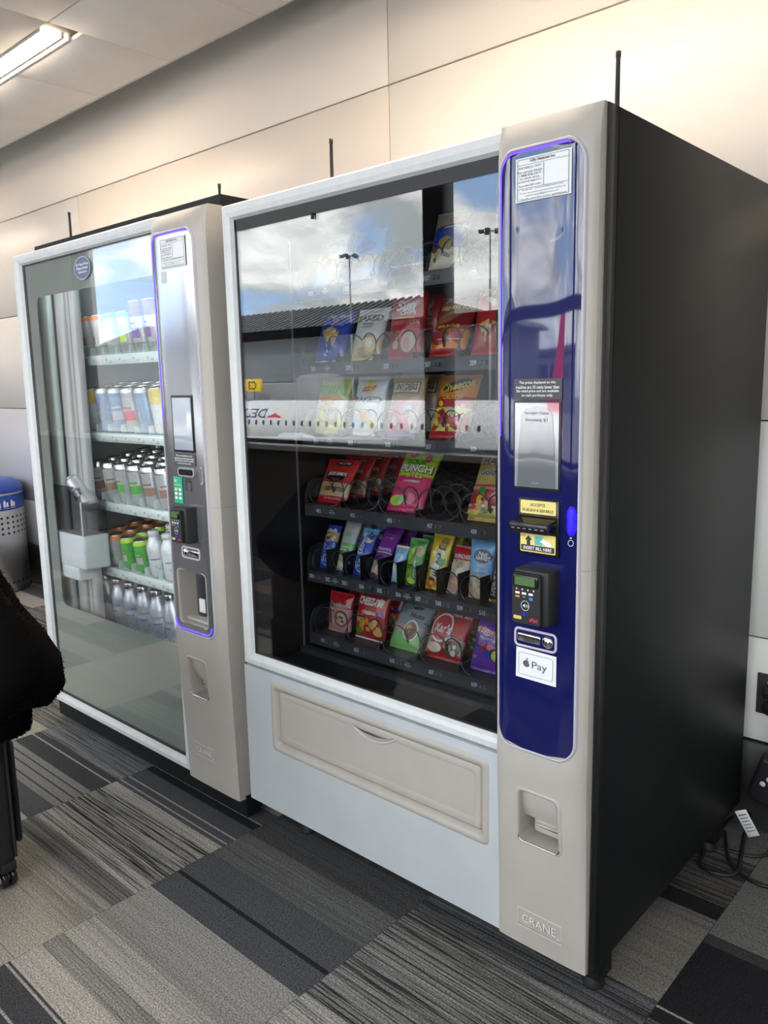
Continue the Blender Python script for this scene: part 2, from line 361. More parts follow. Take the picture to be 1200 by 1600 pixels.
# ---- window wall behind the photographer (seen reflected in the glass)
YW = -2.985
win_frame = M('dark_window_aluminium', (.045, .048, .052), .38, .3)
knee = M('brown_grey_knee_wall', (.10, .092, .082), .6, var=.1)
sill_m = M('white_sill', (.72, .71, .68), .4)
pane_m = glass_mat('window_pane_glass', 1.2, (.97, .97, .965))
SILL = .855; TOPW = 3.0
struct(MB().box(-12, 5.2, YW - .2, YW, 0, SILL - .04, knee).box(-12, 5.2, YW - .2, YW + .1, TOPW, 3.4, sill_m).box(-9.4, -6.62, YW - .2, YW, SILL - .04, TOPW, palegr).build('wall_front'))
struct(MB().rbox(-12, 5.2, YW - .05, YW + .16, SILL - .045, SILL, .008, sill_m).build('trim_2'))
def window(n, x0, x1):
    w = struct(empty('window_%d' % n, (x0, YW, SILL))); l = x1 - x0; hh = TOPW - SILL
    MB().rbox(-.09, .09, -.07, .05, 0, hh, .004, win_frame, 1).build('mullion', w)
    MB().rbox(.09, l - .09, -.05, .03, .855, .935, .004, win_frame, 1).build('transom', w)
    MB().box(.09, l - .09, -.05, .02, hh - .05, hh, win_frame).box(.09, l - .09, -.05, .02, 0, .03, win_frame).build('window_frame', w)
    MB().box(.09, l - .09, -.02, -.012, .03, .855, pane_m).build('pane', w)
    MB().box(.09, l - .09, -.02, -.012, .935, hh - .05, pane_m).build('pane', w)
for n, (a, b) in enumerate(((-11.8, -9.4), (-6.56, -4.04), (-4.04, -1.64), (-1.64, .76), (.76, 3.16), (3.16, 5.1))): window(n + 1, a, b)
struct(MB().box(-12, 5.2, -1.60, -1.575, 2.745, 3.25, tile_m).box(-12, 5.2, -3.2, -1.575, 3.25, 3.35, tile_m).build('trim_3'))
struct(MB().box(-12.15, -12, -3.2, 1.2, 0, 3.4, palegr).build('wall_left'))
struct(MB().box(5.2, 5.35, -3.2, 1.2, 0, 3.4, palegr).build('wall_right'))
# ---- apron outside
GZ = -5.0
tarmac = M('tarmac_concrete', (.27, .265, .255), .85, var=.25, vscale=.05)
struct(MB().box(-260, 160, -260, -3.4, GZ - .5, GZ, tarmac).build('ground'))
pl_white = M('aircraft_white_paint', (.66, .67, .68), .28)
pl_navy = M('aircraft_navy_paint', (.02, .045, .16), .3); pl_red = M('aircraft_red_paint', (.60, .02, .03), .3); win_dark = M('aircraft_window', (.03, .035, .045), .2)
ac = tag(empty('airliner', (-45, -42, GZ)), 'white airliner parked outside, reflected in the snack machine glass', 'airplane')
R_ = 1.95; zc = 3.02
MB().lathe([(.02, -13.5), (.9, -12.8), (1.5, -11.4), (1.85, -9.4), (R_, -7), (R_, 18), (1.7, 22), (1.0, 27), (.3, 31)], 40, (0, 0, zc), pl_white, True, 'x').build('fuselage', ac)
for i in range(26):
    x = -6.0 + i * .93
    pts = rr(x - .12, x + .12, .03, .43, .10, 3)
    Sx = lambda a, b, off=0: (a, math.sqrt(max(.01, R_ ** 2 - (b) ** 2)) + off, zc + b)
    MB().dpoly(Sx, pts, .02, win_dark).build('cabin_window', ac)
Sr = lambda a, b, off=0: (-a, math.sqrt(max(.01, R_ ** 2 - b ** 2)) + off, zc + b)
MB().dtext(Sr, 'DELTA', 4.0, .95, .72, .03, pl_navy, w=4.6, al='L', bold=.01).build('lettering', ac)
MB().dpoly(Sr, [(2.0, .60), (2.9, .68), (3.8, .60), (2.9, 1.42)], .03, pl_red).build('tail_emblem', ac)
MB().dtext(Sr, 'N3', -15.6, .9, .5, .03, pl_navy, w=1.6, al='L').build('registration', ac)
MB().strip([[(2, 0, zc - 1.2), (10, 0, zc - 1.2), (10, 0, zc - .9), (2, 0, zc - .9)], [(9, 15, zc + .2), (12, 15, zc + .2), (12, 15, zc + .35), (9, 15, zc + .35)]], pl_white).add([(9, 15, zc + .2), (12, 15, zc + .2), (12, 15, zc + .35), (9, 15, zc + .35)], [(0, 1, 2, 3)], pl_white).build('wing', ac)
MB().strip([[(2, 0, zc - 1.2), (10, 0, zc - 1.2), (10, 0, zc - .9), (2, 0, zc - .9)], [(9, -15, zc + .2), (12, -15, zc + .2), (12, -15, zc + .35), (9, -15, zc + .35)]], pl_white).add([(9, -15, zc + .2), (12, -15, zc + .2), (12, -15, zc + .35), (9, -15, zc + .35)], [(3, 2, 1, 0)], pl_white).build('wing', ac)
MB().prism([(21, zc + 1.6), (29.5, zc + .6), (31.5, zc + 7.4), (28.5, zc + 7.4)], -.2, .2, pl_red).build('tail_fin', ac)
for y in (5.4, -5.4): MB().lathe([(.7, -2), (1.05, -1.6), (1.1, .5), (.6, 2.4), (.5, 2.5)], 24, (4, y, 1.75), pl_white, True, 'x').build('engine', ac)
for x, y in ((-9.5, 0), (7.5, 3), (7.5, -3)):
    MB().lathe([(.05, -.25), (.55, -.25), (.6, 0), (.55, .25), (.05, .25)], 20, (x, y, .6), black_matte, True, 'y').box(x - .12, x + .12, y - .1, y + .1, .6, 1.9, pl_white).build('landing_gear', ac)
# terminal
bw = M('terminal_grey_cladding', (.19, .21, .23), .6, var=.08, vscale=.3); rf = M('terminal_dark_roof', (.085, .09, .095), .45); bwin = M('terminal_glass', (.05, .06, .07), .1); wht = M('terminal_white_fascia', (.5, .5, .5), .5)
tb_ = tag(empty('terminal_building', (-85, -82, GZ)), 'grey airport terminal with ribbed dark roof beyond the airliner', 'building')
MB().box(-60, 24, -20, 4, 0, 13.6, bw).build('wall', tb_)
MB().box(-60, 24, 3.9, 4.1, 4.4, 6.6, bwin).build('window_band', tb_)
roof = MB().strip([[(-62, 6, 13.4), (27, 6, 13.4)], [(-62, -6, 18.0), (14, -6, 18.0)], [(-62, -22, 13.2), (27, -22, 13.2)]], rf, False).add([(27, 6, 13.4), (14, -6, 18.0), (27, -22, 13.2)], [(0, 1, 2)], rf).build('roof', tb_)
MB().box(-62, 27, 5.9, 6.1, 13.1, 13.45, wht).build('fascia', tb_)
rib = None
for i in range(50):
    x = -60 + i * 1.48
    if rib is None: rib = MB().strip([[(0, 6, 13.4), (.5, 6, 13.4), (.5, 6, 13.65), (0, 6, 13.65)], [(0, -6, 18.0), (.5, -6, 18.0), (.5, -6, 18.25), (0, -6, 18.25)]], rf).build('roof_rib', roof, (x, 0, 0))
    else: place('roof_rib', rib.data, roof, (x, 0, 0))
for k in range(2):
    x = -33 + k * 3.2
    MB().tube([(x - 2.6, -4, 17.0), (x, -4, 20.2), (x + 2.0, -4, 17.0)], .12, wht).tube([(x, -4, 20.2), (x, -4, 17.0)], .1, wht).build('roof_truss', tb_)
ft = tag(empty('concourse_building', (-60, -150, GZ)), 'low dark concourse far behind the airliner tail', 'building')
MB().box(-30, 60, -15, 5, 0, 11, bw).build('wall', ft); MB().box(-31, 61, -16, 6, 11, 12.2, rf).build('roof', ft)
for k in range(12): MB().box(-28 + k * 7.2, -23 + k * 7.2, 5.0, 5.1, 6.0, 9.0, bwin).build('window', ft)
jb = M('jet_bridge_paint', (.25, .26, .28), .5)
jt = tag(empty('jet_bridge', (-60, -50, GZ)), 'grey jet bridge tunnel on wheeled legs beside the airliner', 'jet bridge')
MB().rbox(-14, 6, -1.6, 1.6, 3.4, 6.4, .15, jb).build('tunnel', jt)
MB().lathe([(2.2, 3.2), (2.2, 6.8), (1.6, 7.1), (.02, 7.2)], 24, (7.2, 0, 0), jb).build('rotunda', jt)
for x in (-9, 1): MB().box(x - .25, x + .25, -1.1, -.7, 0, 3.4, jb).box(x - .25, x + .25, .7, 1.1, 0, 3.4, jb).box(x - .2, x + .2, -1.2, 1.2, .7, 1.1, jb).build('leg', jt)
gs = tag(empty('gate_sign', (-58.9, -47, GZ)), 'yellow gate sign reading C3 on a mast outside', 'sign')
MB().rbox(-1.15, 1.15, -.15, .15, 5.6, 6.8, .05, M('sign_yellow', (.85, .55, .02), .5)).build('sign_box', gs)
Sg = lambda a, b, off=0: (-a, .15 + off, b)
MB().dtext(Sg, 'C3', 0, 6.2, .8, .01, ink, bold=.02).build('lettering', gs)
MB().box(-.08, .08, -.08, .08, 0, 5.6, jb).build('post', gs)
for k, (x, y, h) in enumerate(((-58.4, -60, 19.3), (-40.7, -60, 19.4), (-27.5, -66, 19.0))):
    mk = tag(empty('light_mast', (x, y, GZ)), ['tall apron light mast, leftmost of three in the reflected sky', 'tall apron light mast reflected right of the window mullion', 'tall apron light mast reflected in the blue control panel'][k], 'light mast', 'apron light masts')
    MB().lathe([(.15, 0), (.07, h), (.01, h)], 10, (0, 0, 0), jb).build('pole', mk)
    for a in range(5): MB().rbox(math.cos(a * 1.257) * .8 - .2, math.cos(a * 1.257) * .8 + .2, math.sin(a * 1.257) * .8 - .2, math.sin(a * 1.257) * .8 + .2, h - .18, h + .12, .04, dark_paint, 1).build('floodlight', mk)
    MB().tube([(-.95, 0, h), (.95, 0, h)], .05, jb).tube([(0, -.95, h), (0, .95, h)], .05, jb).build('crossarm', mk)
# ================================================================== vending machines
pane_snack = glass_mat('vending_glass', 1.5, (.79, .81, .82))
blue_face = M('deep_blue_gloss_panel', (.003, .006, .082), .35, coat=1.0, coat_ior=1.65, spec=.1)
silver_face = M('polished_silver_panel', (.36, .36, .38), .17, .75, bump=.03, bscale=9)
ring_m = M('pale_edge_trim', (.50, .48, .52), .4, .05, spec=.3)
emboss_m = M('painted_emboss_highlight', (.82, .80, .77), .3)  # pale tone paints the light caught by the raised emblem
emboss_d = M('painted_emboss_shade_and_seam', (.26, .24, .22), .5)  # dark tone paints the emblem's relief shade, and colours the panel seam
blue_led = M('blue_edge_light', (.12, .06, 1.0), .4, emit=.6)
blue_lens = M('blue_coin_light', (.02, .01, 1.0), .3, emit=.45)
led_white = M('cool_led_strip', (.80, .90, 1.0), .5, emit=9.0)
led_bev = M('white_cooler_led', (.88, .97, 1.0), .5, emit=8.0)
lcd = M('lcd_grey', (.30, .33, .38), .08, coat=1.0, coat_ior=2.0); lcd_d = M('lcd_dark_curve', (.16, .17, .19), .08, coat=1.0, coat_ior=2.0)
lcd_g = M('lcd_green', (.10, .17, .07), .15); lcd_lit = M('bright_display', (.42, .46, .55), .06, coat=1.0, coat_ior=2.2)
yellow_s = M('yellow_sticker', (.80, .68, .22), .5); orange_d = M('orange_mark', (.8, .25, .05), .5); red_s = M('red_mark', (.6, .05, .08), .5); green_st = M('green_sticker', (.02, .38, .20), .45); teal_s = M('teal_mark', (.12, .50, .46), .5); blue_mk = M('blue_mark', (.05, .2, .7), .5)
tray_m = M('charcoal_tray_plastic', (.045, .046, .055), .38); strip_m = M('label_strip', (.055, .056, .066), .3); wire = M('coil_wire', (.10, .10, .11), .3, .7)
inner_black = M('black_interior', (.014, .014, .017), .3)

def tower_fn(x0, x1, d0, ztop, zbot, zh, zl):
    def d(z):
        if z > zh: q = (z - zh) / (ztop - zh); return d0 * (1 - q ** 1.6) + .002
        if z < zl: q = (zl - z) / (zl - zbot); return d0 * (1 - q) + .004
        return d0
    def cr(s): return max(0.0, 1 - abs(2 * s - 1) ** (6 if s < .5 else 4)) ** .5
    def y(x, z): return -d(z) * cr(min(max((x - x0) / (x1 - x0), 0), .985))
    S = lambda a, b, off=0: (a, y(a, b) - off, b)
    ss = [.0, .002, .006, .012, .02, .03, .045, .06, .08] + [.08 + .84 * i / 26 for i in range(1, 27)] + [.935, .95, .965, .985]
    return S, [x0 + (x1 - x0) * q for q in ss]
def lines(a, b, step, extra=()):
    n = max(1, int(round((b - a) / step))); L_ = sorted(set([round(a + (b - a) * i / n, 5) for i in range(n + 1)] + [round(e, 5) for e in extra]))
    return L_
def tower(mc, x0, x1, d0, ztop, zbot, zh, zl, holes, back=.03):
    S, xs_ = tower_fn(x0, x1, d0, ztop, zbot, zh, zl)
    ex = [h[0] for h in holes] + [h[1] for h in holes]; ez = [h[2] for h in holes] + [h[3] for h in holes]
    us = sorted(set([round(x, 5) for x in xs_] + [round(e, 5) for e in ex])); vs = lines(zbot, ztop, .035, ez + [zh, zl])
    mb = MB(); sk = lambda u, v: any(h[0] < u < h[1] and h[2] < v < h[3] for h in holes)
    mb.surf(lambda u, v: S(u, v), us, vs, champagne, True, sk)
    xr = us[-1]
    mb.surf(lambda u, v: (xr + (x1 - xr) * u, S(xr, v)[1] * (1 - u) + back * u, v), [0, 1], vs, champagne, False)
    mb.surf(lambda u, v: (x0, back + (S(x0, v)[1] - back) * u, v), [0, 1], vs, champagne, False)
    for z in (zbot, ztop):
        pts = [S(u, z) for u in us] + [(x1, back, z), (x0, back, z)]
        mb.add(pts, [tuple(range(len(pts))) if z == ztop else tuple(reversed(range(len(pts))))], champagne)
    mb.build('control_tower', mc)
    return S
def edge_panel(mc, S, x0, x1, z0, z1, r, face, led=True, bow=.012, hole=None):
    """glossy face with rounded corners, slightly bowed top and bottom, in a pale trim with a lit edge"""
    def outline(g):
        out = []
        for x, z in rr(x0 + g, x1 - g, z0 + g, z1 - g, max(.004, r - g), 6):
            q = (x - (x0 + x1) / 2) / ((x1 - x0) / 2); t = (z - (z0 + z1) / 2) / ((z1 - z0) / 2)
            out.append((x, z + (bow * (1 - q * q) * (1 if t > 0 else -1)) * min(1, abs(t) ** 8)))
        return out
    n = 28; mb = MB(); o = outline(.0)
    us = [i / n for i in range(n + 1)]
    zs = lines(z0 - bow, z1 + bow, .03, [z0 + r, z1 - r, z0 + r * .3, z1 - r * .3, z0, z1, z0 + .1 * r, z1 - .1 * r])
    def xr(z):
        xa = [p[0] for p in o]; lo, hi = [], []
        for (a, b), (c, e) in zip(o, o[1:] + o[:1]):
            if (b - z) * (e - z) <= 0 and abs(b - e) > 1e-9:
                x = a + (c - a) * (z - b) / (e - b); (lo if x < (x0 + x1) / 2 else hi).append(x)
        return (min(lo) if lo else (x0 + x1) / 2, max(hi) if hi else (x0 + x1) / 2)
    def fn(u, z):
        a, b = xr(z); return S(a + (b - a) * u, z, .0022)
    if not hole: mb.surf(fn, us, zs, face)
    else:
        h0, h1, h2, h3 = hole; zs = sorted(set(zs + [h2, h3])); e_ = 1e-6
        mb.surf(fn, us, [z for z in zs if z <= h2 + e_], face); mb.surf(fn, us, [z for z in zs if z >= h3 - e_], face)
        zm = [z for z in zs if h2 - e_ <= z <= h3 + e_]
        mb.surf(lambda u, z: S(xr(z)[0] + (h0 - xr(z)[0]) * u, z, .0022), [0, .5, 1], zm, face); mb.surf(lambda u, z: S(h1 + (xr(z)[1] - h1) * u, z, .0022), [0, .5, 1], zm, face)
    fo = mb.build('front_panel', mc)
    a, b, c, d_ = outline(0), outline(-.002), outline(-.0045), outline(-.0065)
    MB().strip([[S(*p, .0022) for p in a], [S(*p, .0045) for p in a], [S(*p, .0050) for p in b], [S(*p, .0046) for p in c], [S(*p, -.001) for p in d_]], ring_m, True, True).build('panel_trim', mc)
    if led:
        i0, i1 = outline(.0005), outline(.0048)
        k = [j for j in range(len(i0)) if i0[j][1] > z0 + (z1 - z0) * .55 and i0[j][0] < x1 - r * .6]
        top = [j for j in k]
        mbL = MB(); seq = top
        mbL.strip([[S(*i0[j], .0034) for j in seq], [S(*i1[j], .0032) for j in seq]], blue_led, False)
        zl_ = lines(z0 + (z1 - z0) * .55, z1 - r, .05)
        mbL.strip([[S(x0 + .0005, z, .0034) for z in zl_], [S(x0 + .0040, z, .0032) for z in zl_]], blue_led, False)
        mbL.build('edge_light', fo)
    return fo
def service_sticker(mc, S, x0, x1, z0, z1, num):
    mb = MB(); mb.drect(S, x0, x1, z0, z1, .0045, white_p, 4, 2); so = mb.build('service_sticker', mc)
    w, h = x1 - x0, z1 - z0; mt = MB(); O = .0058
    mt.dtext(S, 'Gilly National Inc.', x0 + w * .5, z1 - h * .10, h * .085, O, ink, w * .46, bold=.015)
    for zt, tx, wx in ((.235, 'MACHINE #:  ' + num, .42), (.325, 'For service issues', .44), (.40, '1-888-475-3317', .40), (.475, 'For refunds, service,', .36), (.545, 'products & suggestions', .42), (.64, 'Scan the QR code', .40)):
        mt.dtext(S, tx, x0 + w * .27, z1 - h * zt, h * .055, O, ink, w * wx)
    for zt, tx, wx in ((.735, 'or go to:   www.mobile-vend.com', .74), (.81, 'To see more send a picture of this machine to', .82), (.875, 'pleaserefund@gillyvend.com', .6), (.945, 'Thank you for your patience', .85)):
        mt.dtext(S, tx, x0 + w * .5, z1 - h * zt, h * .042, O, ink, w * wx)
    for a0, a1, b0, b1 in ((.04, .96, .958, .966), (.04, .96, .03, .036), (.035, .043, .03, .966), (.955, .963, .03, .966), (.52, .527, .30, .83), (.04, .96, .295, .302), (.04, .96, .83, .836)):
        mt.drect(S, x0 + w * a0, x0 + w * a1, z0 + h * b0, z0 + h * b1, O, ink, 2, 1)
    mt.build('lettering', so)
def pocket(mc, S, x0, x1, z0, z1, depth, trim, taper=.006):
    o = rr(x0, x1, z0, z1, .012, 4)
    def tp(p): return (p[0] + taper * ((p[1] - z0) / (z1 - z0)) * (1 if p[0] < (x0 + x1) / 2 else -1), p[1])
    mb = MB(); e = expand(o, .0065)
    mb.strip([[S(*p, -.0005) for p in e], [S(*p, .0025) for p in expand(o, .004)], [S(*tp(p), .0022) for p in o], [(tp(p)[0], S(*p)[1] + .006, p[1]) for p in o]], trim, True, True)
    mb.strip([[(tp(p)[0], S(*p)[1] + .006, p[1]) for p in o], [(tp(p)[0] * .94 + .06 * (x0 + x1) / 2, depth, p[1]) for p in o]], champagne, True, True)
    b = [(tp(p)[0] * .94 + .06 * (x0 + x1) / 2, depth, p[1]) for p in o]; mb.add(b, [tuple(range(len(b)))], champagne)
    return mb
def coin_cup(mc, S, x0, x1, z0, z1):
    cup = pocket(mc, S, x0, x1, z0, z1, .07, champagne).build('coin_return', mc)
    zm = z0 + (z1 - z0) * .42; zt = z1 - .004; n = 8
    us = [i / n for i in range(n + 1)]; a, b = x0 + .003, x1 - .003
    MB().surf(lambda u, v: (a + (b - a) * u, S(a + (b - a) * u, z0 + .06)[1] + .006 + .016 * v ** 2 + .003 * (2 * u - 1) ** 2, zt + (zm - zt) * v), us, [0, .25, .5, .75, 1], champagne).build('flap', cup)
    MB().rbox(a + .016, b - .004, .004, .03, z0 + .012, z0 + .050, .008, champagne, 3).rbox(a + .024, b - .010, -.002, .02, z0 + .030, z0 + .038, .004, champagne, 2).build('cup_lip', cup)
    o = [(x, z) for x, z in rr(x0, x1, z0, z1, .012, 4) if z < z0 + (z1 - z0) * .40]
    o.sort(key=lambda p: math.atan2(p[1] - (z0 + .06), p[0] - (x0 + x1) / 2) if p[1] < z0 + .05 else 0)
    left = sorted([p for p in o if p[0] < (x0 + x1) / 2], key=lambda p: -p[1]); right = sorted([p for p in o if p[0] >= (x0 + x1) / 2], key=lambda p: p[1])
    MB().tube([S(*p, .0015) for p in left + right], .0018, chrome).build('rim', cup)
def crane_plate(mc, S, x0, x1, z0, z1):
    mb = MB(); mb.dring(S, [(x0, z0), (x1, z0), (x1, z1), (x0, z1)], .0016, .0018, emboss_m).dring(S, [(x0 + .0016, z0 + .0014), (x1 + .0004, z0 + .0014), (x1 + .0004, z1 + .0002), (x0 + .0016, z1 + .0002)], .0008, .0012, emboss_d)
    o = mb.build('emblem_frame', mc)
    MB().dtext(S, 'CRANE', (x0 + x1) / 2 - .001, (z0 + z1) / 2, (z1 - z0) * .46, .0020, emboss_m, (x1 - x0) * .78).dtext(S, 'CRANE', (x0 + x1) / 2 + .0004, (z0 + z1) / 2 - .0012, (z1 - z0) * .46, .0012, emboss_d, (x1 - x0) * .78).dtext(S, 'R', x1 - .007, z0 + .008, .007, .0015, emboss_m).build('lettering', o)
def card_reader(mc, x0, x1, z0, z1, yf, yb):
    r = MB().rbox(x0 - .004, x1, yf + .010, yb, z0, z1, .006, black_matte, 3).prism(rr(x0, x1 - .012, z0 + .003, z1 - .006, .006, 3), yf, yf + .014, black_matte).build('card_reader', mc)
    S = plane_y(yf); w, h = x1 - x0, z1 - z0
    MB().rbox(x0 + .002, x1 - .016, yf - .004, yf + .004, z1 - h * .30, z1 - h * .07, .003, black_gloss).build('screen_bezel', r)
    MB().drect(plane_y(yf - .004), x0 + .008, x1 - .022, z1 - h * .265, z1 - h * .11, .0006, lcd_g, 1, 1).build('screen', r)
    mb = MB(); f = lambda q: x0 + w * q; g = lambda q: z0 + h * q
    for i in range(4): mb.dell(S, f(.14 + .17 * i), g(.655), .0017, .0017, .0008, yellow_s if i == 0 else white_ink, 10, 1)
    for i in range(3):
        mb.drect(S, f(.10 + .2 * i), f(.23 + .2 * i), g(.565), g(.605), .0008, white_ink, 1, 1)
    mb.drect(S, f(.10), f(.23), g(.50), g(.535), .0008, orange_d, 1, 1).dtext(S, 'GPay', f(.365), g(.52), .0028, .0008, white_ink).drect(S, f(.52), f(.63), g(.475), g(.53), .0008, blue_mk, 1, 1)
    c = [(f(.40) + .0085 * math.cos(a), g(.365) + .0095 * math.sin(a)) for a in [2 * PI * i / 20 for i in range(20)]]
    mb.dring(S, c, .0008, .0008, white_ink).dpoly(S, [(f(.33), g(.365)), (f(.40), g(.33)), (f(.40), g(.40))], .0009, white_ink)
    for k in range(2): mb.dpoly(S, [(f(.44 + .06 * k), g(.335)), (f(.465 + .06 * k), g(.34)), (f(.465 + .06 * k), g(.385)), (f(.44 + .06 * k), g(.39))], .0009, white_ink)
    for i in (-1, 0, 1): mb.dell(S, f(.37 + .07 * i), g(.205), .0010 if i else .0024, .0010 if i else .0024, .0008, blue_lens, 10, 1)
    mb.dpoly(S, rr(f(.05), f(.29), g(.10), g(.16), .002, 3), .0008, yellow_s).dtext(S, 'CONTACTLESS', f(.17), g(.13), .0028, .0012, ink, w * .2)
    mb.dtext(S, 'ePort', f(.66), g(.125), .0085, .0008, red_s, w * .26, bold=.02, shear=.2)
    mb.build('reader_marks', r)
def machine_lock(mc, S, x0, x1, z0, z1, flip=False):
    o = rr(x0, x1, z0, z1, .010, 4); e = expand(o, -.005)
    lk_ = MB().strip([[S(*p, -.001) for p in expand(o, .003)], [S(*p, .004) for p in o], [S(*p, .0045) for p in expand(o, -.0025)], [S(*p, .001) for p in e]], ring_m, True, True).dpoly(S, e, .001, chrome).build('lock', mc)
    cxl = x1 - .020 if not flip else x0 + .018; cz = (z0 + z1) / 2; yy = S(cxl, cz)[1]
    MB().lathe([(.0, -.007), (.0035, -.007), (.004, -.0055), (.008, -.006), (.012, -.004), (.0125, 0)], 20, (cxl, yy, cz), chrome, True, 'y').lathe([(0, -.0085), (.003, -.0085), (.0034, -.006)], 12, (cxl, yy, cz), ink, True, 'y').build('key_cylinder', lk_)
    a, b = (x0 + .007, cxl - .016) if not flip else (cxl + .016, x1 - .007)
    MB().rbox(a, b, yy - .0045, yy + .002, cz - .009, cz + .009, .003, chrome).build('handle', lk_)
def notice(mc, S, x0, x1, z0, z1):
    n_ = MB().drect(S, x0, x1, z0, z1, .0045, M('grey_notice', (.065, .065, .072), .5), 4, 1).build('price_notice', mc)
    mb = MB(); h = z1 - z0; w = x1 - x0
    for i, (t, q) in enumerate((('The prices displayed on this', .76), ('machine are 10 cents lower than', .90), ('the retail price and are available', .89), ('on cash purchases only.', .66))):
        mb.dtext(S, t, (x0 + x1) / 2, z1 - h * (.20 + .205 * i), h * .16, .006, white_ink, w * q, bold=.012)
    mb.build('lettering', n_)
def seam(mc, S, x0, x1, z, back):
    n = 8; xs_ = [x0 + (x1 - .0035 - x0) * i / n for i in range(n + 1)]
    MB().strip([[S(x, z, .0004) for x in xs_] + [(x1 + .0004, back, z)], [S(x, z + .0014, .0004) for x in xs_] + [(x1 + .0004, back, z + .0014)]], emboss_d, False).build('panel_seam', mc)
def antenna(mc, x, z0, z1, y=.15):
    MB().lathe([(.011, 0), (.011, .012), (.005, .016), (.0042, z1 - z0 - .012), (.0052, z1 - z0 - .010), (.0052, z1 - z0), (.0, z1 - z0)], 10, (x, y, z0), black_matte).build('antenna', mc)

# ------------------------------------------------------------------ SNACK MACHINE
sm = tag(empty('snack_vending_machine', (0, 0, 0)), 'snack vending machine with deep blue control panel, black cabinet and lit glass front', 'vending machine')
WX, TZ, BZ, DP = 1.127, 1.832, .106, .925
MB().box(WX - .022, WX, .03, DP, BZ - .002, TZ, black_metal).box(0, .022, .03, DP, BZ, TZ, black_metal).box(.022, WX - .022, DP - .02, DP, BZ, TZ, black_metal).box(.022, WX - .022, .03, DP - .02, TZ - .03, TZ, black_metal).box(.022, WX - .022, .03, DP - .02, BZ, BZ + .03, black_metal).box(.872, .90, .03, DP - .02, BZ + .03, TZ - .03, inner_black).build('cabinet', sm)
MB().box(.022, .872, .68, .69, .55, TZ - .03, inner_black).box(.022, .045, .03, .68, .55, TZ - .03, inner_black).build('inner_liner', sm)
MB().rbox(1.1265, 1.1285, .046, .924, BZ - .002, TZ - .001, .0005, black_metal, 1).build('side_skin', sm)
for x, y in ((1.085, .11), (.13, .11), (1.085, .80), (.13, .80)):
    MB().rbox(x - .035, x + .03, y - .03, y + .03, .03, BZ + .004, .004, black_metal, 1).lathe([(0, 0), (.024, 0), (.026, .006), (.012, .03)], 14, (x, y, 0), black_matte).build('foot', sm)
# door frame rails with mitred, rounded faces
def rail(mc, pts_out, pts_in, y0, name='frame_rail', mat=None):
    mat = mat or alu
    (ax, az), (bx, bz) = pts_out; (cx_, cz_), (ex, ez) = pts_in
    def lp(x0, z0, x1, z1):
        r = []
        for q, y in ((0, .03), (0, y0 + .005), (.12, y0), (.55, y0 - .002), (.85, y0 + .002), (1, y0 + .012), (1, .03)):
            r.append((x0 + (x1 - x0) * q, y, z0 + (z1 - z0) * q))
        return r
    A = lp(ax, az, cx_, cz_); B = lp(bx, bz, ex, ez)
    mb = MB(); mb.strip([A, B], mat, False); mb.add(A, [tuple(range(len(A)))], mat); mb.add(B, [tuple(reversed(range(len(B))))], mat)
    return mb.build(name, mc)
FX0, FX1, FZ0, FZ1, FW = 0.0, .918, .541, 1.829, .040
rail(sm, ((FX0, FZ1), (FX1, FZ1)), ((FX0 + FW, FZ1 - FW), (FX1, FZ1 - FW)), 0)
rail(sm, ((FX0, FZ0), (FX0, FZ1)), ((FX0 + FW, FZ0 + .034), (FX0 + FW, FZ1 - FW)), 0)
rail(sm, ((FX1, FZ0), (FX0, FZ0)), ((FX1, FZ0 + .034), (FX0 + FW, FZ0 + .034)), 0)
MB().box(FX0 + FW - .002, .905, .012, .03, FZ1 - FW - .030, FZ1 - FW + .002, black_matte).box(FX0 + FW - .002, FX0 + FW + .007, .012, .03, FZ0 + .032, FZ1 - FW, black_matte).box(FX0 + FW, .905, .012, .03, FZ0 + .030, FZ0 + .037, black_matte).build('gasket', sm)
MB().lathe([(.0, 0), (.004, 0), (.004, .014), (0, .014)], 8, (.35, .010, FZ1 - FW - .042), black_matte).build('door_catch', sm)
MB().box(FX0 + FW - .006, .90, .0135, .0175, FZ0 + .030, FZ1 - FW + .004, pane_snack).build('glass_pane', sm)
# lower panel with delivery door
dx0, dx1, dz0, dz1 = .122, .872, .306, .508
lp_ = MB()
for a in ((.0, dx0, BZ + .004, .536), (dx1, .905, BZ + .004, .536), (dx0, dx1, BZ + .004, dz0), (dx0, dx1, dz1, .536)): lp_.box(a[0], a[1], 0, .03, a[2], a[3], silverpaint)
lp_.build('lower_panel', sm)
S0 = plane_y(0)
def inset(g, r): return rr(dx0 - .001 + g, dx1 + .001 - g, dz0 - .001 + g, dz1 + .001 - g, r, 5)
dd = MB().strip([[S0(*p, -.001) for p in inset(-.004, .018)], [S0(*p, .004) for p in inset(0, .014)], [S0(*p, .005) for p in inset(.008, .012)], [S0(*p, .0) for p in inset(.018, .010)], [S0(*p, -.014) for p in inset(.022, .008)]], champagne, True, True).build('delivery_bezel', sm)
fi = inset(.046, .012)
fl_ = MB().strip([[(x, .03, z) for x, z in inset(.024, .008)], [(x, .010, z) for x, z in inset(.024, .008)], [(x, .006, z) for x, z in inset(.029, .010)], [(x, .011, z) for x, z in fi]], champagne, True, True).build('delivery_door', sm)
hx0, hx1, hz = .432, .592, .475
lens = [(hx0 + (hx1 - hx0) * i / 12, hz) for i in range(13)][::-1] + [(hx0 + (hx1 - hx0) * i / 12, hz - .030 * math.sin(PI * i / 12) ** .8) for i in range(1, 12)]
yl = sorted(set([p[0] for p in lens])); fx0, fx1 = fi[0][0], fi[0][0]
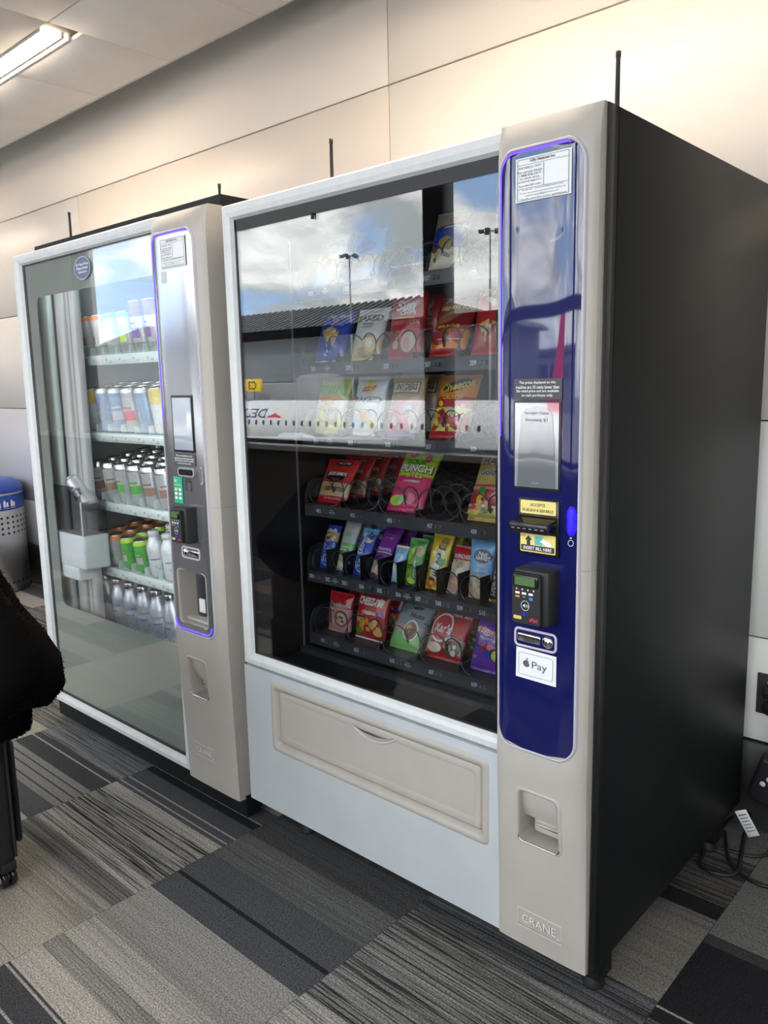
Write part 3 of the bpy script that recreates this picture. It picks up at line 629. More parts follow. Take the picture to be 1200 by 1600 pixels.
fx0 = min(p[0] for p in fi); fx1 = max(p[0] for p in fi); fz0 = min(p[1] for p in fi); fz1 = max(p[1] for p in fi)
mbf = MB()
mbf.add([(x, .011, z) for x, z in fi if x < hx0] + [(hx0, .011, fz0), (hx0, .011, fz1)], [], champagne)
def lowz(x): q = (x - hx0) / (hx1 - hx0); return hz - .030 * max(0, math.sin(PI * q)) ** .8
cols_ = [fx0, hx0] + [hx0 + (hx1 - hx0) * i / 12 for i in range(1, 12)] + [hx1, fx1]
for xa, xb in zip(cols_, cols_[1:]):
    if xa < hx0 - 1e-6 or xb > hx1 + 1e-6: mbf.add([(xa, .011, fz0), (xb, .011, fz0), (xb, .011, fz1), (xa, .011, fz1)], [(0, 1, 2, 3)], champagne)
    else: mbf.add([(xa, .011, fz0), (xb, .011, fz0), (xb, .011, lowz(xb)), (xa, .011, lowz(xa)), (xa, .011, hz), (xb, .011, hz), (xb, .011, fz1), (xa, .011, fz1)], [(0, 1, 2, 3), (4, 5, 6, 7)], champagne)
mbf.build('door_face', fl_)
hd = MB().strip([[(x, .0105, z) for x, z in lens], [(x, .034, z) for x, z in expand(lens, -.001)]], champagne).add([(x, .034, z) for x, z in lens], [tuple(range(len(lens)))], champagne).tube([(hx0 + (hx1 - hx0) * i / 16, .0085, hz - .030 * math.sin(PI * i / 16) ** .8) for i in range(17)], .003, ring_m).build('handle', fl_)
MB().surf(lambda u, v: (hx0 + .004 + (hx1 - hx0 - .008) * u, .009 - .004 * math.sin(PI * v), hz - .028 * math.sin(PI * u) ** .8 * v), [i / 12 for i in range(13)], [.55, .7, .85, 1], champagne).build('grip', hd)
# tower
CUP = (.970, 1.070, .372, .494)
TS = tower(sm, .905, 1.125, .036, 1.834, .106, 1.768, .585, [CUP])
edge_panel(sm, TS, .925, 1.101, .598, 1.766, .030, blue_face)
service_sticker(sm, TS, .964, 1.080, 1.679, 1.757, '15257')
notice(sm, TS, .963, 1.068, 1.3135, 1.353)
ds = MB().drect(TS, .962, 1.067, 1.137, 1.311, .004, black_gloss, 4, 1).build('display_bezel', sm)
MB().drect(TS, .966, 1.063, 1.143, 1.307, .0052, lcd, 4, 1).build('display', ds)
arch = [(.972, 1.143), (1.058, 1.143), (1.055, 1.22), (1.049, 1.285), (1.038, 1.297), (1.014, 1.301), (.991, 1.297), (.981, 1.285), (.975, 1.22)]
MB().dpoly(TS, arch, .0060, lcd_d).build('display_mask', ds)
MB().dtext(TS, 'Accepts Coins', 1.015, 1.287, .008, .007, grey_plastic, .055).dtext(TS, 'Including $1', 1.015, 1.274, .008, .007, grey_plastic, .048).dtext(TS, '10:36', 1.014, 1.152, .004, .007, grey_plastic, .016).build('lettering', ds)
bv = MB().rbox(.976, 1.0675, -.044, -.02, 1.009, 1.121, .003, black_gloss, 2).build('bill_validator', sm)
BS = plane_y(-.044)
MB().prism(rr(.983, 1.062, 1.0915, 1.1175, .002, 2), -.0455, -.043, yellow_s).build('bill_sticker', bv)
MB().dtext(BS, 'ACCEPTS', 1.022, 1.1095, .006, .0021, ink, .034, bold=.01, shear=.2).dtext(BS, '$1,$5,$10 & $20 BILLS', 1.022, 1.0985, .0065, .0021, ink, .070, bold=.01, shear=.2).build('lettering', bv)
MB().prism(rr(.983, 1.062, 1.0145, 1.0515, .002, 2), -.0455, -.043, yellow_s).build('bill_sticker', bv)
mb = MB(); mb.drect(BS, .985, 1.060, 1.017, 1.0285, .002, ink, 1, 1).dtext(BS, 'INSERT BILL HERE', 1.0225, 1.0228, .0066, .0026, white_ink, .064, bold=.02, shear=.15)
mb.dpoly(BS, [(.998, 1.0285), (1.006, 1.0285), (1.006, 1.039), (1.010, 1.039), (1.002, 1.048), (.994, 1.039), (.998, 1.039)], .002, ink).dtext(BS, '$1,$5', .990, 1.0468, .0045, .002, ink, .010)
mb.drect(BS, 1.016, 1.034, 1.030, 1.0475, .002, teal_s, 1, 1).dpoly(BS, [(1.028, 1.0375), (1.034, 1.0425), (1.050, 1.0385), (1.056, 1.0305), (1.046, 1.0290), (1.038, 1.0330)], .0026, white_ink)
mb.build('bill_pictogram', bv)
MB().rbox(.974, 1.060, -.075, -.04, 1.057, 1.078, .003, black_gloss, 2).add([(.974, -.075, 1.076), (1.060, -.075, 1.076), (1.0675, -.043, 1.087), (.978, -.043, 1.087)], [(0, 1, 2, 3)], black_gloss).build('bill_lip', bv)
mb = MB()
for i in range(6): mb.drect(plane_y(-.075), .981 + .013 * i, .988 + .013 * i, 1.0655, 1.0672, .0006, grey_plastic, 1, 1)
mb.build('bill_guides', bv)
pts = [(1.0895 + .0092 * math.cos(a) * (1 - .25 * math.exp(-((math.sin(a)) ** 2) * 6)), 1.0825 + .0275 * math.sin(a)) for a in [2 * PI * i / 28 for i in range(28)]]
cl = MB().strip([[TS(*p, .001) for p in expand(pts, .002)], [TS(*p, .006) for p in pts], [TS(*p, .008) for p in expand(pts, -.004)]], blue_lens, True, True).dpoly(TS, expand(pts, -.004), .008, blue_lens).build('coin_slot_light', sm)
MB().dpoly(TS, [(1.087, 1.0495), (1.092, 1.0495), (1.0895, 1.0525)], .004, white_ink).dring(TS, [(1.0895 + .0045 * math.cos(2 * PI * i / 20), 1.0405 + .0055 * math.sin(2 * PI * i / 20)) for i in range(20)], .0009, .004, white_ink).build('coin_return_mark', sm)
card_reader(sm, .991, 1.066, .876, .986, -.086, -.03)
machine_lock(sm, TS, .966, 1.063, .813, .852)
ap = MB().dpoly(TS, [(.971, .747), (1.0645, .745), (1.0645, .808), (.972, .811)], .0045, white_p, 2).build('payment_sticker', sm)
mb = MB().dring(TS, rr(.979, 1.057, .755, .801, .004, 3), .0007, .0056, ink)
mb.dpoly(TS, [(.9965 + .0075 * math.cos(a) * (1 + .08 * math.cos(2 * a)) - (.0025 if abs(a - .2) < .45 else 0), .7795 + .0075 * math.sin(a) * (1 - .1 * (abs(math.cos(a)) < .25))) for a in [2 * PI * i / 24 for i in range(24)]], .0056, M('graphite_ink', (.10, .10, .105), .5))
mb.dell(TS, .9985, .7895, .0012, .0030, .0056, MATS['graphite_ink'], 10, 1, -.5).dtext(TS, 'Pay', 1.027, .777, .0195, .0056, MATS['graphite_ink'], .035)
mb.build('lettering', ap)
coin_cup(sm, TS, *CUP)
seam(sm, TS, 1.109, 1.125, .985, .03)
crane_plate(sm, TS, .962, 1.069, .157, .200)
MB().rbox(1.1245, 1.1275, .005, .03, BZ, TZ, .0008, black_matte, 1).build('door_edge', sm)
antenna(sm, 1.07, TZ, 1.967); antenna(sm, .28, TZ, 1.972)
# lit strips inside the door
MB().box(.872, .886, .034, .040, .60, 1.60, led_white).build('led_strip', sm)
MB().box(.046, .050, .195, .20, .55, 1.75, M('grey_edge_trim', (.25, .25, .30), .35, .3)).build('side_guide', sm)
MB().surf(lambda u, v: (.05 + .82 * u, .045 + .15 * v, .53 + .012 * v), [0, 1], [0, 1], inner_black).box(.06, .872, .17, .20, .50, .556, tray_m).build('delivery_chute', sm)
# trays
FLOORZ = {1: 1.617, 2: 1.408, 3: 1.202, 4: .997, 5: .794, 6: .600}
def helix(r, y0, y1, pitch, sgn, wr=.0014):
    n = int((y1 - y0) / pitch * 18); pts = []
    for i in range(n + 1):
        a = -PI / 2 + sgn * 2 * PI * i / 18; pts.append((r * math.cos(a), y0 + (y1 - y0) * i / n, r * math.sin(a)))
    return MB().tube(pts, wr, wire, 5)
coilW = {s: helix(.037, .0, .44, .055, s, .0018) for s in (1, -1)}; coilN = {s: helix(.0325, .0, .44, .034, s, .0016) for s in (1, -1)}
cmesh = {}
WIDE = [.145 + .14 * k for k in range(5)]; NARROW = [.113 + .0695 * k for k in range(11)]
num_m = M('label_numeral', (.72, .74, .78), .5); btn_m = M('label_button', (.09, .09, .10), .35)
for row, fz in FLOORZ.items():
    t = MB().box(.075, .868, .205, .66, fz - .005, fz, tray_m).box(.075, .868, .66, .665, fz - .005, fz + .05, tray_m).build('tray', sm)
    sp = MB().prism([(.075, fz - .032), (.868, fz - .032), (.868, fz + .001), (.075, fz + .001)], .198, .206, strip_m).box(.075, .868, .1955, .199, fz - .0325, fz - .029, tray_m).box(.075, .868, .1955, .199, fz - .001, fz + .0025, tray_m).build('label_strip', t)
    MB().prism([(.198, fz - .04), (.30, fz - .04), (.30, fz + .07), (.245, fz + .075), (.215, fz + .066), (.200, fz + .03)], 0, .003, tray_m).build('x', t)
    sb = t.children[-1]; me = sb.data
    for v in me.vertices: v.co = (.072 + v.co.y, v.co.x, v.co.z)
    sb.name = 'side_bracket'
    cols = NARROW if row == 5 else WIDE
    for k, c in enumerate(cols):
        for s in ((1 if k % 2 else -1,) if row == 5 else (-1, 1)):
            key = (row == 5, s); px = c if row == 5 else c + s * .0335; loc = (px, .2075, fz + (.0345 if row == 5 else .039))
            if key not in cmesh: o_ = (coilN if row == 5 else coilW)[s].build('coil', t, loc); cmesh[key] = o_.data
            else: place('coil', cmesh[key], t, loc)
    pitch = .0695 if row == 5 else .14
    for k in range(len(cols) + 1):
        x = cols[0] - pitch / 2 + pitch * k
        if x > .868: continue
        MB().box(x - .0012, x + .0012, .209, .64, fz, fz + (.070 if row == 5 else .018), inner_black).build('divider', t)
    S5 = plane_y(.198)
    for k, c in enumerate(cols):
        if c > .85: continue
        nm = '%d%02d' % (row, k + 1 if row == 5 else 2 * k + 1) if row != 5 or k < 9 else '510'
        if row == 5 and k > 9: continue
        xx = c - (.020 if row == 5 else .012)
        lb = MB().dtext(S5, nm, xx, fz - .015, .0125, .0012, num_m, .0185, bold=.02).build('selection_number', t)
        mb = MB(); n_ = 2
        for q in range(n_): mb.rbox(xx + .0145 + .0145 * q, xx + .0245 + .0145 * q, .1955, .199, fz - .0205, fz - .0095, .001, btn_m, 1)
        mb.build('price_scroll', t)
    for k in ((0,) if row < 5 else (1, 5) if row == 5 else (0, 2)):
        xx = cols[k] + (.047 if row != 5 else .0145)
        mb = MB()
        if row == 5: mb.drect(S5, xx - .014, xx + .014, fz - .026, fz - .004, .0021, strip_m, 1, 1)
        mb.dtext(S5, 'Press', xx, fz - .0085, .0045, .003, num_m, .013).dtext(S5, 'Selection', xx, fz - .0145, .0052, .003, num_m, .025, bold=.015).dtext(S5, 'for Price', xx, fz - .0205, .0032, .003, num_m, .013); mb.build('selection_sticker', t)
# ------------------------------------------------------------------ BEVERAGE MACHINE
bm_ = tag(empty('beverage_vending_machine', (0, 0, 0)), 'beverage cooler vending machine with silver control panel left of the snack machine', 'vending machine')
BX0, BXR, BTZ, BBZ = -1.314, -.325, 1.850, .085
cool_grey = M('cooler_liner', (.50, .53, .54), .45); mask_m = M('grey_green_glass_print', (.245, .275, .255), .5, spec=.1); mint = M('mint_shelf_plastic', (.58, .68, .66), .35); pale_al = M('pale_rail', (.50, .51, .51), .5, .1)
MB().box(BX0, BX0 + .03, .05, .90, .06, BTZ - .005, black_metal).box(-.095, -.066, .05, .90, .06, BTZ - .005, black_metal).box(BX0, -.066, .88, .90, .06, BTZ - .005, black_metal).box(BX0, -.066, .05, .88, BTZ - .035, BTZ - .005, black_metal).box(BX0, -.066, .06, .88, .06, .09, black_metal).box(BX0 + .09, -.066, .05, .40, BTZ - .005, BTZ + .030, black_metal).build('cabinet', bm_)
MB().box(-1.27, -.33, .60, .61, .30, 1.80, cool_grey).box(-1.28, -1.27, .05, .60, .30, 1.80, cool_grey).box(-.335, -.325, .05, .60, .30, 1.80, cool_grey).box(-1.27, -.335, .05, .60, 1.79, 1.80, cool_grey).box(-1.27, -.335, .05, .60, .29, .30, cool_grey).build('inner_liner', bm_)
MB().box(BX0 + .01, -.05, .02, .06, .014, .086, black_metal).build('kick_plate', bm_)
for x, y in ((-.10, .06), (-1.25, .06), (-.10, .8), (-1.25, .8)):
    MB().rbox(x - .04, x + .04, y - .03, y + .03, .02, .062, .004, black_metal, 1).lathe([(0, 0), (.024, 0), (.026, .006), (.012, .03)], 14, (x, y, 0), chrome).build('foot', bm_)
SW = .056
rail(bm_, ((BX0, BTZ), (BXR, BTZ)), ((BX0 + SW, BTZ - .038), (BXR - .02, BTZ - .038)), 0)
rail(bm_, ((BX0, BBZ), (BX0, BTZ)), ((BX0 + SW, BBZ + .038), (BX0 + SW, BTZ - .038)), 0)
rail(bm_, ((BXR, BBZ), (BX0, BBZ)), ((BXR - .02, BBZ + .038), (BX0 + SW, BBZ + .038)), 0)
rail(bm_, ((BXR, BTZ), (BXR, BBZ)), ((BXR - .026, BTZ - .038), (BXR - .026, BBZ + .038)), 0)
gx0, gx1, gz0, gz1 = BX0 + SW, BXR - .022, BBZ + .036, BTZ - .036
MB().box(gx0 - .004, gx0 + .009, .012, .03, gz0, gz1, black_matte).box(gx0, gx1, .012, .03, gz0 - .003, gz0 + .010, black_matte).box(gx0, gx1, .012, .03, gz1 - .006, gz1 + .003, black_matte).build('gasket', bm_)
pane_bev = glass_mat('cooler_glass', 1.3)
MB().box(gx0 - .004, gx1 + .01, .0125, .0165, gz0 - .003, gz1 + .003, pane_bev).build('glass_pane', bm_)
wx0, wz0, wz1 = -1.182, .505, 1.690
win_o = rr(wx0, gx1 + .03, wz0, wz1, .03, 5)
out_o = []
for x, z in win_o:
    out_o.append((gx0 - .002 if x < -.8 else gx1 + .03, gz0 - .002 if z < 1 else gz1 + .002))
MB().strip([[(x, .018, z) for x, z in win_o], [(x, .018, z) for x, z in out_o]], mask_m).strip([[(x, .018, z) for x, z in win_o], [(x, .022, z) for x, z in win_o]], mask_m).build('printed_border', bm_)
stk = MB().prism([(-.800 + .057 * math.cos(2 * PI * i / 32), 1.755 + .038 * math.sin(2 * PI * i / 32)) for i in range(32)], .0112, .0125, M('slate_blue_sticker', (.10, .12, .24), .4)).build('price_sticker', bm_)
G0 = plane_y(.0112)
MB().dring(G0, [(-.800 + .055 * math.cos(2 * PI * i / 32), 1.755 + .0365 * math.sin(2 * PI * i / 32)) for i in range(32)], .0015, .0006, white_ink).dtext(G0, 'For Item Price', -.800, 1.768, .009, .0006, white_ink, .086, bold=.015).dtext(G0, 'Please Enter', -.800, 1.7555, .009, .0006, white_ink, .08, bold=.015).dtext(G0, 'Selection', -.800, 1.743, .008, .0006, white_ink, .058, bold=.015).build('lettering', stk)
PORT = (-.264, -.120, .628, .794); BCUP = (-.247, -.149, .388, .514)
TB = tower(bm_, BXR, -.052, .036, 1.846, .075, 1.780, .585, [PORT, BCUP], .045)
edge_panel(bm_, TB, -.292, -.092, .604, 1.780, .028, silver_face, True, .010, PORT)
service_sticker(bm_, TB, -.242, -.119, 1.686, 1.768, '13026')
MB().drect(TB, -.247, -.222, 1.648, 1.680, .0028, M('clear_tape', (.55, .56, .58), .4), 1, 1).build('tape_label', bm_)
db = MB().drect(TB, -.236, -.129, 1.159, 1.326, .004, black_gloss, 4, 1).build('display_bezel', bm_)
MB().drect(TB, -.230, -.135, 1.166, 1.319, .0052, lcd_lit, 4, 1).build('display', db)
notice(bm_, TB, -.238, -.130, 1.119, 1.156)
b_ = MB().prism(rr(-.218, -.134, 1.087, 1.114, .010, 4), -.044, -.03, grey_plastic).prism(rr(-.211, -.141, 1.092, 1.109, .006, 4), -.0455, -.04, black_gloss).build('bill_slot', bm_)
mb = MB()
for i in range(5): mb.dpoly(plane_y(-.0455), [(-.203 + .012 * i, 1.097), (-.197 + .012 * i, 1.097), (-.193 + .012 * i, 1.104), (-.199 + .012 * i, 1.104)], .0007, chrome)
mb.build('bill_guides', b_)
MB().prism(rr(-.110, -.102, 1.068, 1.120, .0035, 3), -.040, -.02, ring_m).prism(rr(-.108, -.104, 1.073, 1.115, .0018, 3), -.0407, -.03, ink).build('coin_slot', bm_)
gr = MB().drect(TB, -.249, -.203, 1.004, 1.084, .0045, green_st, 2, 1).build('green_sticker', bm_)
mb = MB().dtext(TB, 'GO', -.237, 1.072, .008, .0058, white_ink, .014, bold=.02).dtext(TB, 'contactless', -.227, 1.060, .004, .0058, white_ink, .036)
for i in range(6): mb.dpoly(TB, rr(-.243 + .021 * (i % 2), -.230 + .021 * (i % 2), 1.042 - .013 * (i // 2), 1.050 - .013 * (i // 2), .002, 2), .0058, yellow_s if i == 0 else white_ink)
mb.build('sticker_marks', gr)
mb = MB()
for sx_ in (-1, 1): mb.tube([(-.172 + sx_ * .013, -.0395, 1.076), (-.172 + sx_ * .015, -.0395, 1.055), (-.172 + sx_ * .009, -.0395, 1.044)], .0010, ink, 4)
mb.tube([(-.187, -.0395, 1.080), (-.157, -.0395, 1.080)], .0009, ink, 4).tube([(-.172 + .008 * math.cos(a), -.0395, 1.076 + .006 * math.sin(a)) for a in [PI + PI * i / 8 for i in range(9)]], .0009, ink, 4)
mb.build('coin_pictogram', bm_)
card_reader(bm_, -.206, -.142, .892, .999, -.086, -.03)
machine_lock(bm_, TB, -.231, -.138, .836, .872, True)
po = pocket(bm_, TB, *PORT, .11, champagne, .0).build('delivery_port', bm_)
clear_p = glass_mat('smoked_clear_plastic', .8, (.72, .72, .74))
MB().lathe([(.052, .012), (.052, .140)], 24, (-.215, .058, .628), clear_p, True, 'z', PI * .75, PI * 1.98).build('port_guard', po)
MB().lathe([(.046, .012), (.046, .155)], 24, (-.222, .055, .628), M('smoked_port_door', (.10, .10, .115), .2), True, 'z', PI * .9, PI * 1.9).build('port_door', po)
MB().rbox(-.215, -.185, .000, .006, .655, .70, .003, white_p).build('port_label', po)
MB().rbox(-.262, -.122, -.02, .10, .628, .640, .004, champagne).build('port_floor', po)
pl_ = [(x, z) for x, z in rr(-.287, -.101, .607, .80, .026, 6) if z < .66]
lft = sorted([p for p in pl_ if p[0] < -.19], key=lambda p: -p[1]); rgt = sorted([p for p in pl_ if p[0] >= -.19], key=lambda p: p[1])
MB().tube([TB(*p, .0045) for p in lft + rgt], .0022, blue_led).build('port_light', po)
coin_cup(bm_, TB, *BCUP)
seam(bm_, TB, -.084, -.052, 1.0, .045)
crane_plate(bm_, TB, -.265, -.162, .176, .217)
antenna(bm_, -.20, BTZ, 1.945); antenna(bm_, -1.13, BTZ, 2.004)
# inside the cooler
MB().box(-.352, -.344, .036, .042, .33, 1.75, led_bev).build('led_strip', bm_)
MB().box(-1.20, -.40, .05, .056, 1.765, 1.775, led_bev).build('led_strip', bm_)
MB().rbox(-1.25, -1.19, .06, .10, .33, 1.76, .004, mint, 1).build('lift_channel', bm_)
MB().box(-1.185, -1.162, .08, .10, .33, 1.76, black_matte).build('drive_belt', bm_)
MB().rbox(-1.160, -1.100, .075, .105, .33, 1.76, .004, pale_al, 1).build('lift_rail', bm_)
MB().rbox(-1.095, -1.030, .085, .115, .33, 1.76, .004, pale_al, 1).box(-1.066, -1.062, .083, .087, .33, 1.76, grey_plastic).build('lift_rail', bm_)
lift = MB().rbox(-1.238, -.990, .028, .135, .665, .80, .012, M('white_lift_plastic', (.66, .71, .74), .35), 3).rbox(-1.235, -1.05, .03, .12, .615, .67, .008, MATS['white_lift_plastic'], 2).build('delivery_lift', bm_)
MB().box(-1.236, -.992, .030, .033, .80, .985, clear_p).box(-.994, -.991, .033, .13, .80, .93, clear_p).build('clear_guard', lift)
for x_, z_ in ((-1.236, .985), (-.993, .93)): MB().box(x_ - .002, x_ + .002, .028, .032, .80, z_, M('guard_edge', (.7, .75, .75), .3)).build('guard_edge', lift)
MB().prism([(-1.236, .80), (-1.06, .80), (-1.08, .90), (-1.236, .99)], .128, .134, M('lift_back', (.36, .40, .36), .5)).build('lift_back', lift)
SHELF = {1: 1.465, 2: 1.180, 3: .913, 4: .653, 5: .392}
TILT = math.radians(9)
for r_, z in SHELF.items():
    dzs = .40 * math.tan(TILT)
    sh = MB().add([(-1.16, .148, z - .006), (-.345, .148, z - .006), (-.345, .56, z + dzs - .006), (-1.16, .56, z + dzs - .006), (-1.16, .148, z), (-.345, .148, z), (-.345, .56, z + dzs), (-1.16, .56, z + dzs)], [(0, 3, 2, 1), (4, 5, 6, 7), (0, 1, 5, 4), (1, 2, 6, 5), (2, 3, 7, 6), (3, 0, 4, 7)], mint).build('shelf', bm_)
    MB().rbox(-1.16, -.345, .138, .15, z - .030, z + .006, .003, mint, 1).build('shelf_front', sh)
    for k in range(9):
        x = -1.10 + .093 * k - .0465
        MB().add([(x - .0015, .15, z), (x + .0015, .15, z), (x + .0015, .55, z + dzs), (x - .0015, .55, z + dzs), (x - .0015, .15, z + .035), (x + .0015, .15, z + .035), (x + .0015, .55, z + dzs + .035), (x - .0015, .55, z + dzs + .035)], [(4, 5, 6, 7), (0, 1, 5, 4), (1, 2, 6, 5), (2, 3, 7, 6), (3, 0, 4, 7)], mint).build('lane_divider', sh)
        if k < 8:
            MB().lathe([(0, -.0006), (.004, -.0006), (.004, .002)], 10, (x + .046, .1375, z - .012), grey_plastic, True, 'y').build('lane_stud', sh)
            MB().dtext(plane_y(.1375), '%d%d' % (r_, k), x + .075, z - .020, .010, .001, grey_plastic, .016, bold=.02).build('lane_number', sh)
# ------------------------------------------------------------------ drinks
def cm(name, c, rough=.3, metal=.0): return M('drink_' + name, c, rough, metal, var=.12, vscale=90)
silver_can = cm('silver', (.60, .62, .63), .32, .45); lid_m = cm('lid', (.70, .71, .72), .22, 1.0)
C_or = cm('orange', (.70, .22, .04)); C_gr = cm('green', (.10, .42, .08)); C_li = cm('lime', (.45, .70, .06)); C_pu = cm('purple', (.17, .05, .32)); C_ye = cm('yellow', (.62, .50, .12)); C_br = cm('brown', (.30, .20, .15)); C_bl = cm('pale_blue', (.30, .42, .62), .3, .3); C_al = cm('frosted_aluminium', (.62, .66, .72), .38, .7); C_tk = cm('blue_print', (.05, .09, .45)); C_wh = cm('white', (.66, .70, .72), .35, .2)
def make_can(body, top, r, h, topfrac, name, accent):
    o = MB().lathe([(.0, .0), (r * .72, .0), (r * .80, .004), (r, .014), (r, h * (1 - topfrac))], 20, (0, 0, 0), body).lathe([(r, h * (1 - topfrac)), (r, h - .016), (r * .86, h - .003)], 20, (0, 0, 0), top).build(name)
    MB().lathe([(r * .86, h - .003), (r * .88, h), (r * .82, h + .0005), (r * .80, h - .004), (0, h - .004)], 20, (0, 0, 0), lid_m).build('lid', o)
    Sc = lambda a, b, off=0: ((r + off) * math.sin(a / r), -(r + off) * math.cos(a / r), b)
    mb = MB(); mb.drect(Sc, -r * .7, r * .9, h * .30, h * .50, .0005, accent, 6, 1).drect(Sc, -r * .5, r * .6, h * .56, h * .60, .0005, accent, 6, 1)
    mb.build('can_print', o)
    MB().add([(-.006, -.010, h - .002), (.006, -.010, h - .002), (.006, .004, h - .001), (-.006, .004, h - .001)], [(0, 1, 2, 3)], lid_m).build('pull_tab', o)
    return o
def make_bottle(r, h, name, body, cap, txt):
    o = MB().lathe([(0, 0), (r * .9, 0), (r, .008), (r, h * .60), (r * .92, h * .70), (r * .62, h * .82), (r * .50, h * .88), (r * .50, h * .90)], 22, (0, 0, 0), body).build(name)
    MB().lathe([(r * .50, h * .895), (r * .56, h * .90), (r * .56, h - .002), (r * .52, h), (0, h)], 22, (0, 0, 0), cap).build('cap', o)
    Sc = lambda a, b, off=0: ((r + off) * math.sin(a / r), -(r + off) * math.cos(a / r), b)
    mb = MB().dtext(Sc, txt, .004, h * .52, h * .055, .0006, C_tk, r * 2.0, bold=.01) if txt else MB()
    mb.drect(Sc, -r * .5, r * .6, h * .40, h * .425, .0006, C_tk, 5, 1).dpoly(Sc, [(-r * .6, h * .10), (-r * .1, h * .30), (r * .3, h * .16), (r * .7, h * .34), (r * .7, h * .08)], .0006, C_bl)
    mb.build('label_print', o)
    return o
K = {}
K['or1'] = (make_can(silver_can, C_or, .033, .150, .12, 'drink_can', C_br), .033, 'orange-topped slim can')
K['gr1'] = (make_can(silver_can, C_gr, .033, .150, .12, 'drink_can', C_li), .033, 'green-topped slim can')
K['pu1'] = (make_can(silver_can, C_pu, .033, .180, .30, 'drink_can', C_pu), .033, 'tall purple-topped can')
K['ye2'] = (make_can(C_wh, C_ye, .033, .165, .35, 'drink_can', C_wh), .033, 'yellow and white tall can')
K['sb2'] = (make_can(C_bl, silver_can, .033, .165, .10, 'drink_can', silver_can), .033, 'silver and blue tall can')
K['sr2'] = (make_can(silver_can, silver_can, .033, .165, .10, 'drink_can', red_s), .033, 'silver tall can with red mark')
K['sg3'] = (make_can(silver_can, lid_m, .033, .150, .14, 'drink_can', C_br), .033, 'silver can with brown emblem')
K['go3'] = (make_can(silver_can, lid_m, .033, .150, .14, 'drink_can', C_gr), .033, 'silver can with green print')
K['or4'] = (make_can(silver_can, C_or, .033, .128, .14, 'drink_can', C_gr), .033, 'orange-rimmed soda can')
K['li4'] = (make_can(C_gr, C_li, .033, .128, .14, 'drink_can', silver_can), .033, 'lime-rimmed green soda can')
K['wb4'] = (make_bottle(.036, .172, 'water_bottle', C_wh, C_wh, ''), .036, 'white capped bottle with blue label')
K['aq5'] = (make_bottle(.037, .212, 'water_bottle', C_al, lid_m, 'AQUAFINA'), .036, 'frosted aluminium water bottle')
ROWS = {1: (['or1', 'or1', 'gr1', 'gr1', 'pu1', 'pu1', 'pu1'], 3), 2: (['ye2', 'sb2', 'sb2', 'sr2', 'sb2', 'ye2', 'ye2'], 3), 3: (['sg3', 'sg3', 'go3', 'go3', 'sg3', 'sg3', 'go3'], 5), 4: (['or4', 'or4', 'li4', 'li4', 'wb4', 'wb4', 'or4'], 4), 5: (['aq5'] * 7, 3)}
ORD = ['first', 'second', 'third', 'fourth', 'fifth', 'sixth', 'seventh']
used = set()
for r_, (ks, deep) in ROWS.items():
    for k, key in enumerate(ks):
        src, rad, desc = K[key]; x = -1.10 + .093 * k
        for d in range(deep):
            y = .150 + rad + .006 + d * (2 * rad + .004); z = SHELF[r_] + (y - .148) * math.tan(TILT) + .001 + rad * math.sin(TILT) * .2
            if key in used: o = copy_tree(src)
            else: o = src; used.add(key)
            o.location = (x, y, z); o.rotation_mode = 'ZYX'; o.rotation_euler = (TILT, 0, RND.uniform(-.9, .9))
            where = 'front' if d == 0 else '%s in line' % ORD[d]
            tag(o, '%s, %s shelf, %s lane from left, %s' % (desc, ORD[r_ - 1], ORD[k], where), 'bottle' if 'bottle' in desc else 'can', 'drinks on the %s cooler shelf' % ORD[r_ - 1])
plain = make_can(silver_can, silver_can, .036, .160, .10, 'drink_can', lid_m); o = plain; o.location = (-1.005, .080, .905); o.rotation_mode = 'XYZ'; o.rotation_euler = (0, math.radians(-52), 0)
tag(o, 'tilted silver can lying in the white delivery lift of the cooler', 'can')
# ------------------------------------------------------------------ SNACKS
PAL = {'blue': (.012, .05, .50), 'navy': (.01, .02, .16), 'lblue': (.22, .50, .85), 'sky': (.45, .68, .90), 'white': (.82, .82, .82), 'cream': (.78, .70, .52), 'tan': (.55, .38, .18), 'gold': (.55, .40, .10), 'orange': (.85, .28, .02), 'red': (.55, .015, .02), 'dred': (.30, .012, .015), 'pink': (.75, .10, .20), 'hotpink': (.70, .03, .16), 'rose': (.70, .32, .34), 'yellow': (.85, .62, .03), 'lemon': (.78, .76, .10), 'lime': (.45, .62, .03), 'green': (.05, .32, .05), 'lgreen': (.20, .50, .12), 'purple': (.16, .03, .42), 'violet': (.22, .03, .34), 'grey': (.40, .43, .46), 'slate': (.25, .31, .36), 'silver': (.52, .53, .56), 'brown': (.13, .06, .03), 'dbrown': (.05, .02, .015), 'black': (.012, .012, .013), 'chip': (.80, .50, .14), 'nut': (.62, .42, .22), 'almond': (.32, .13, .06), 'beige': (.66, .50, .36)}
def fm(c): return M('wrapper_' + c, PAL[c], .30, .0, coat=.6, bump=.8, bscale=42, spec=.6)
